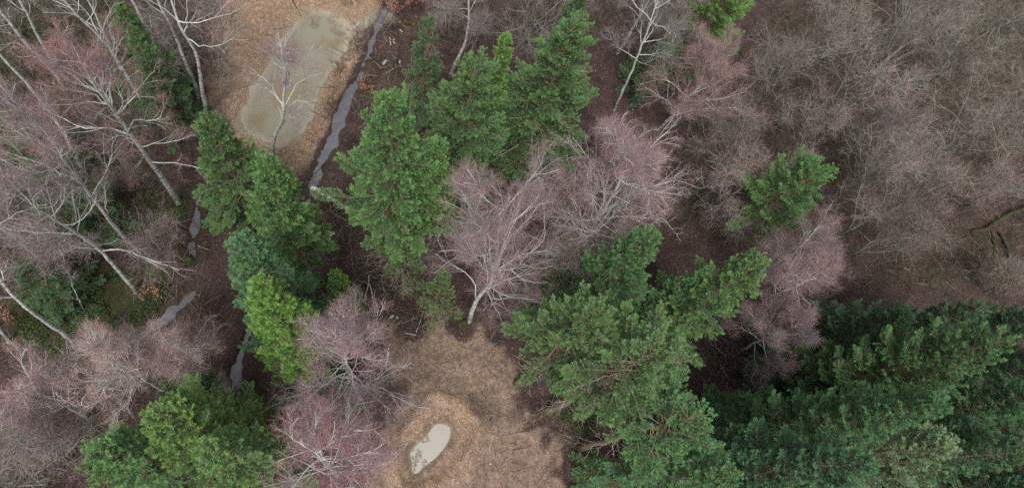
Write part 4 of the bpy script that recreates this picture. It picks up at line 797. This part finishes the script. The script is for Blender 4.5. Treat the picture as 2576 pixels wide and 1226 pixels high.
# broken birch: splintered stump and the fallen stem
b0 = gpt(790, 494); root = thing('broken_stump', 'splintered pale stump of the snapped birch at the lower end of the stream', 'tree stump', b0)
mb = MB(); Pm = np.array([b0 - (0, 0, .2), b0 + (0, 0, .5), b0 + (.02, .04, 1.1)]); tube(mb, Pm[None], np.array([[.15, .13, .12]]), 9, rng); sb = mb.build('bark', BIRCH, root, b0, True)
for k in range(5):
    a = k * 1.257; q = b0 + np.array([math.cos(a) * .07, math.sin(a) * .07, 1.05]); mb = MB(); tube(mb, np.stack([q, q + (.01, .03, .35), q + (.0, .05, rng.uniform(.5, 1.1))])[None], np.array([[.055, .045, .006]]), 5, rng); mb.build('splinter', PALEWOOD, sb, b0)
log('fallen_birch', 'fallen birch stem with black flecked white bark, snapped off at the stump', 'fallen tree', (790, 494), (926, 572), .19, BIRCH, PALEWOOD, lift=(1.5, .6), bend=.06, taper=.7, part='trunk')
log('dead_branch', 'thin pale branch hanging down beside the snapped birch', 'branch', (802, 502), (806, 556), .022, STICK, taper=.4, branches=3)
log('plank', 'short weathered plank lying by the small bright young spruce', 'plank', (777, 729), (781, 753), .17, PLANK, bend=0, taper=1)
log('plank', 'second plank half hidden beside the short weathered one', 'plank', (788, 730), (790, 748), .12, PLANK, bend=0, taper=1)
log('plank', 'light sawn plank at the top edge of the gravel clearing', 'plank', (638, 3), (668, -6), .12, PALEWOOD, bend=0, taper=1)
# forked white branch, standing on its two tips
t0 = gpt(929, 712, 3.0); root = thing('forked_branch', 'white forked branch propped on its two prongs at the clearing edge', 'branch', gpt(929, 780))
f0 = np.array(root.location)
for pts, rr in (([(928, 692, 3.6), (929, 712, 3.0), (921, 735, 1.6), (914, 762, .2)], .035), ([(929, 712, 3.0), (936, 735, 1.9), (940, 765, .9), (944, 795, .1)], .04), ([(921, 735, 1.6), (922, 750, .9), (919, 768, .2)], .018)):
    Pm = smooth_poly([gpt(x, y, 0) + (0, 0, 0) if h < .15 else G(x, y, h) for x, y, h in pts], 8); mb = MB(); tube(mb, Pm[None], np.linspace(rr * .7, rr, 8)[None], 6, rng); mb.build('prong', STICK, root, f0, True)
birch('birch_sapling', 'thin white flecked dead birch pole leaning over the ivy', [(212, 780), (205, 765), (195, 745), (180, 710), (165, 676)], .06, GREYT, 3, .3, .2, seed=60, dens=.15, top=6, cat='dead birch')
birch('birch_sapling', 'small bare white birch sapling in the dark hollow beside the mossy footed birch', [(408, 232), (414, 215), (420, 190), (428, 155)], .045, GREYT, 5, .25, .35, seed=61, dens=.3, cat='birch sapling')
def oak(label, px, py, h, rad, n, name='oak_bush'):
    b = gpt(px, py); root = thing(name, label, 'oak bush', b); m = 7; D = nrm(np.column_stack([rng.normal(0, .5, (m, 2)), np.ones(m)])); C = walk(np.repeat(b[None], m, 0), D, np.full(m, h), 6, .15, .0, rng); R_ = np.full((m, 1), .016) * np.linspace(1, .3, 6)[None]
    mb = MB(); tube(mb, C, R_, 4, rng); C2, R2, _ = spawn(C, R_, 6, .3, 1, (30, 60), .45, 4, .2, 0, rng); tube(mb, C2, np.maximum(R2, .004), 3, rng); mb.build('stems', DARKLOG, root, b)
    t = rng.uniform(.2, 1, n); k = rng.integers(0, len(C2), n); q, _ = lerp_poly(C2[k], t); mb = MB(); quads(mb, q + rng.normal(0, .07, (n, 3)) * rad, .075, rng, rng.random(n), 1.0); mb.build('leaves', RUSSET, root, b)
oak('small russet leaved oak bush on the far bank of the stream', 926, 224, 1.0, 1, 260)
oak('russet leaved oak bush at the top edge beside the stream mouth', 975, 18, 2.2, 1.2, 500)
oak('larger russet leaved oak bush at the top edge, right of the stream', 1035, 22, 3.0, 1.6, 700)
oak('little russet oak bush on the bank above the narrow stream', 386, 744, .9, 1, 220)
oak('russet oak bush at the left edge beside the short mossy birch stem', 5, 812, 1.2, 1, 260)
# mossy fallen wood at the right
log('mossy_log', 'long leaning mossy trunk reaching to the right edge', 'log', (2440, 584), (2640, 500), .17, MOSSLOG, lift=(.1, 1.2), bend=.1, taper=.8)
for lb, a, b, rr, m_ in (('dark rotten log lying aslant in the wood pile at the right', (2467, 630), (2541, 688), .14, DARKLOG), ('green mossy log lying across the wood pile at the right', (2495, 594), (2498, 668), .1, MOSSLOG), ('long dark log of the wood pile, nearest the right edge', (2510, 586), (2556, 694), .13, DARKLOG),
                         ('thin dark pole lying between the two dark logs', (2488, 582), (2536, 655), .06, DARKLOG), ('thin mossy pole lying above the dark firs', (2313, 702), (2444, 697), .055, MOSSLOG), ('short mossy branch end by the thin mossy pole', (2328, 705), (2345, 730), .06, MOSSLOG), ('yellow mossy bough beside the wood pile', (2440, 695), (2475, 655), .07, MOSSLOG)):
    log('fallen_log', lb, 'log', a, b, rr, m_, lift=(.05, .25), bend=.08, branches=2)
log('dead_branch', 'pale dead branch lying on the lower shore of the long pond', 'branch', (617, 339), (684, 372), .03, STICK, lift=(.15, .05), bend=.08, taper=.5, branches=5)
log('dead_branch', 'dark bare pole lying on the upper shore of the long pond', 'branch', (731, -4), (757, 40), .045, DARKLOG, bend=.06, taper=.6)
log('dead_branch', 'dark branch lying across the lower end of the stream', 'branch', (778, 448), (826, 418), .03, DARKLOG, lift=(.2, .3), bend=.06, taper=.5, branches=3)
log('dead_branch', 'thin white branch lying on the dark litter right of the curved birch', 'branch', (1264, 833), (1288, 878), .02, STICK, bend=.06, taper=.5, branches=2)
log('dead_branch', 'straight pale stick at the upper edge of the lower clearing', 'branch', (1019, 837), (1046, 842), .035, PALEWOOD, bend=.01)
log('dead_branch', 'dead stick standing askew below the sparse spruce', 'branch', (1047, 835), (1060, 800), .03, STICK, bend=.02)
log('dead_branch', 'broken pale branch on the ivy by the leaning bare trunk', 'branch', (1495, 1078), (1505, 1035), .04, STICK, lift=(0, .5), bend=.08, taper=.5, branches=4)
log('dead_branch', 'long bare pole on the ground under the pink brown birch', 'branch', (1790, 930), (1860, 985), .035, DARKLOG, bend=.1, taper=.5, branches=3)
log('dead_branch', 'whitish stick lying on the lower bank of the narrow stream', 'branch', (498, 618), (528, 632), .03, STICK, bend=.04, taper=.5)
log('dead_branch', 'dead pale branch across the litter near the stream bend', 'branch', (452, 770), (470, 745), .03, PALEWOOD, bend=.05, taper=.5, branches=2)
def lump(name, label, cat, px, py, sx, sz, mat, part='moss'):
    b = gpt(px, py); import bmesh
    bm = bmesh.new(); bmesh.ops.create_icosphere(bm, subdivisions=3, radius=1)
    ph = rng.uniform(0, 6, 6)
    for v in bm.verts:
        c = v.co; k = 1 + .22 * math.sin(3.1 * c.x + ph[0]) * math.sin(2.7 * c.y + ph[1]) + .15 * math.sin(6 * c.z + ph[2] + 4 * c.x) + .07 * math.sin(11 * c.y + ph[3] + 7 * c.x); v.co = (c.x * sx * k, c.y * sx * .8 * k, c.z * sz * k + sz * .3)
    me = bpy.data.meshes.new(name); bm.to_mesh(me); bm.free(); me.materials.append(mat)
    for p in me.polygons: p.use_smooth = True
    o = bpy.data.objects.new(name, me); COL.objects.link(o); o.location = b; tag(o, label, cat)
lump('mossy_stump', 'yellow green mossy stump on the bank of the narrow stream', 'mossy stump', 479, 654, .3, .3, MOSS)
lump('mossy_stump', 'bright mossy hump beside the slender leaning birch', 'mossy stump', 381, 686, .42, .3, MOSS)
lump('mossy_stump', 'long mossy hump on the ivy near the dead birch pole', 'mossy stump', 160, 721, .42, .22, MOSS)
lump('mossy_stump', 'mossy hump at the foot of the big crooked birch', 'mossy stump', 445, 530, .45, .25, MOSS)
lump('mossy_stump', 'dark green mossy foot mound beside the curved birch', 'mossy stump', 1162, 815, .4, .3, MOSSLOG)
lump('stone', 'white stone beside the small pond, above its left end', 'stone', 1048, 1085, .09, .07, STONE)
lump('stone', 'white stone on the tan earth right of the small pond', 'stone', 1233, 1165, .08, .06, STONE)
lump('stone', 'grey stone at the upper left corner of the lower clearing', 'stone', 986, 796, .16, .12, STONE)
lump('stone', 'smaller grey stone just right of the one in the clearing corner', 'stone', 999, 799, .12, .1, STONE)
lump('earth_clod', 'tan clod of earth on the upper edge of the lower clearing', 'earth clod', 1029, 861, .25, .16, PLANK)
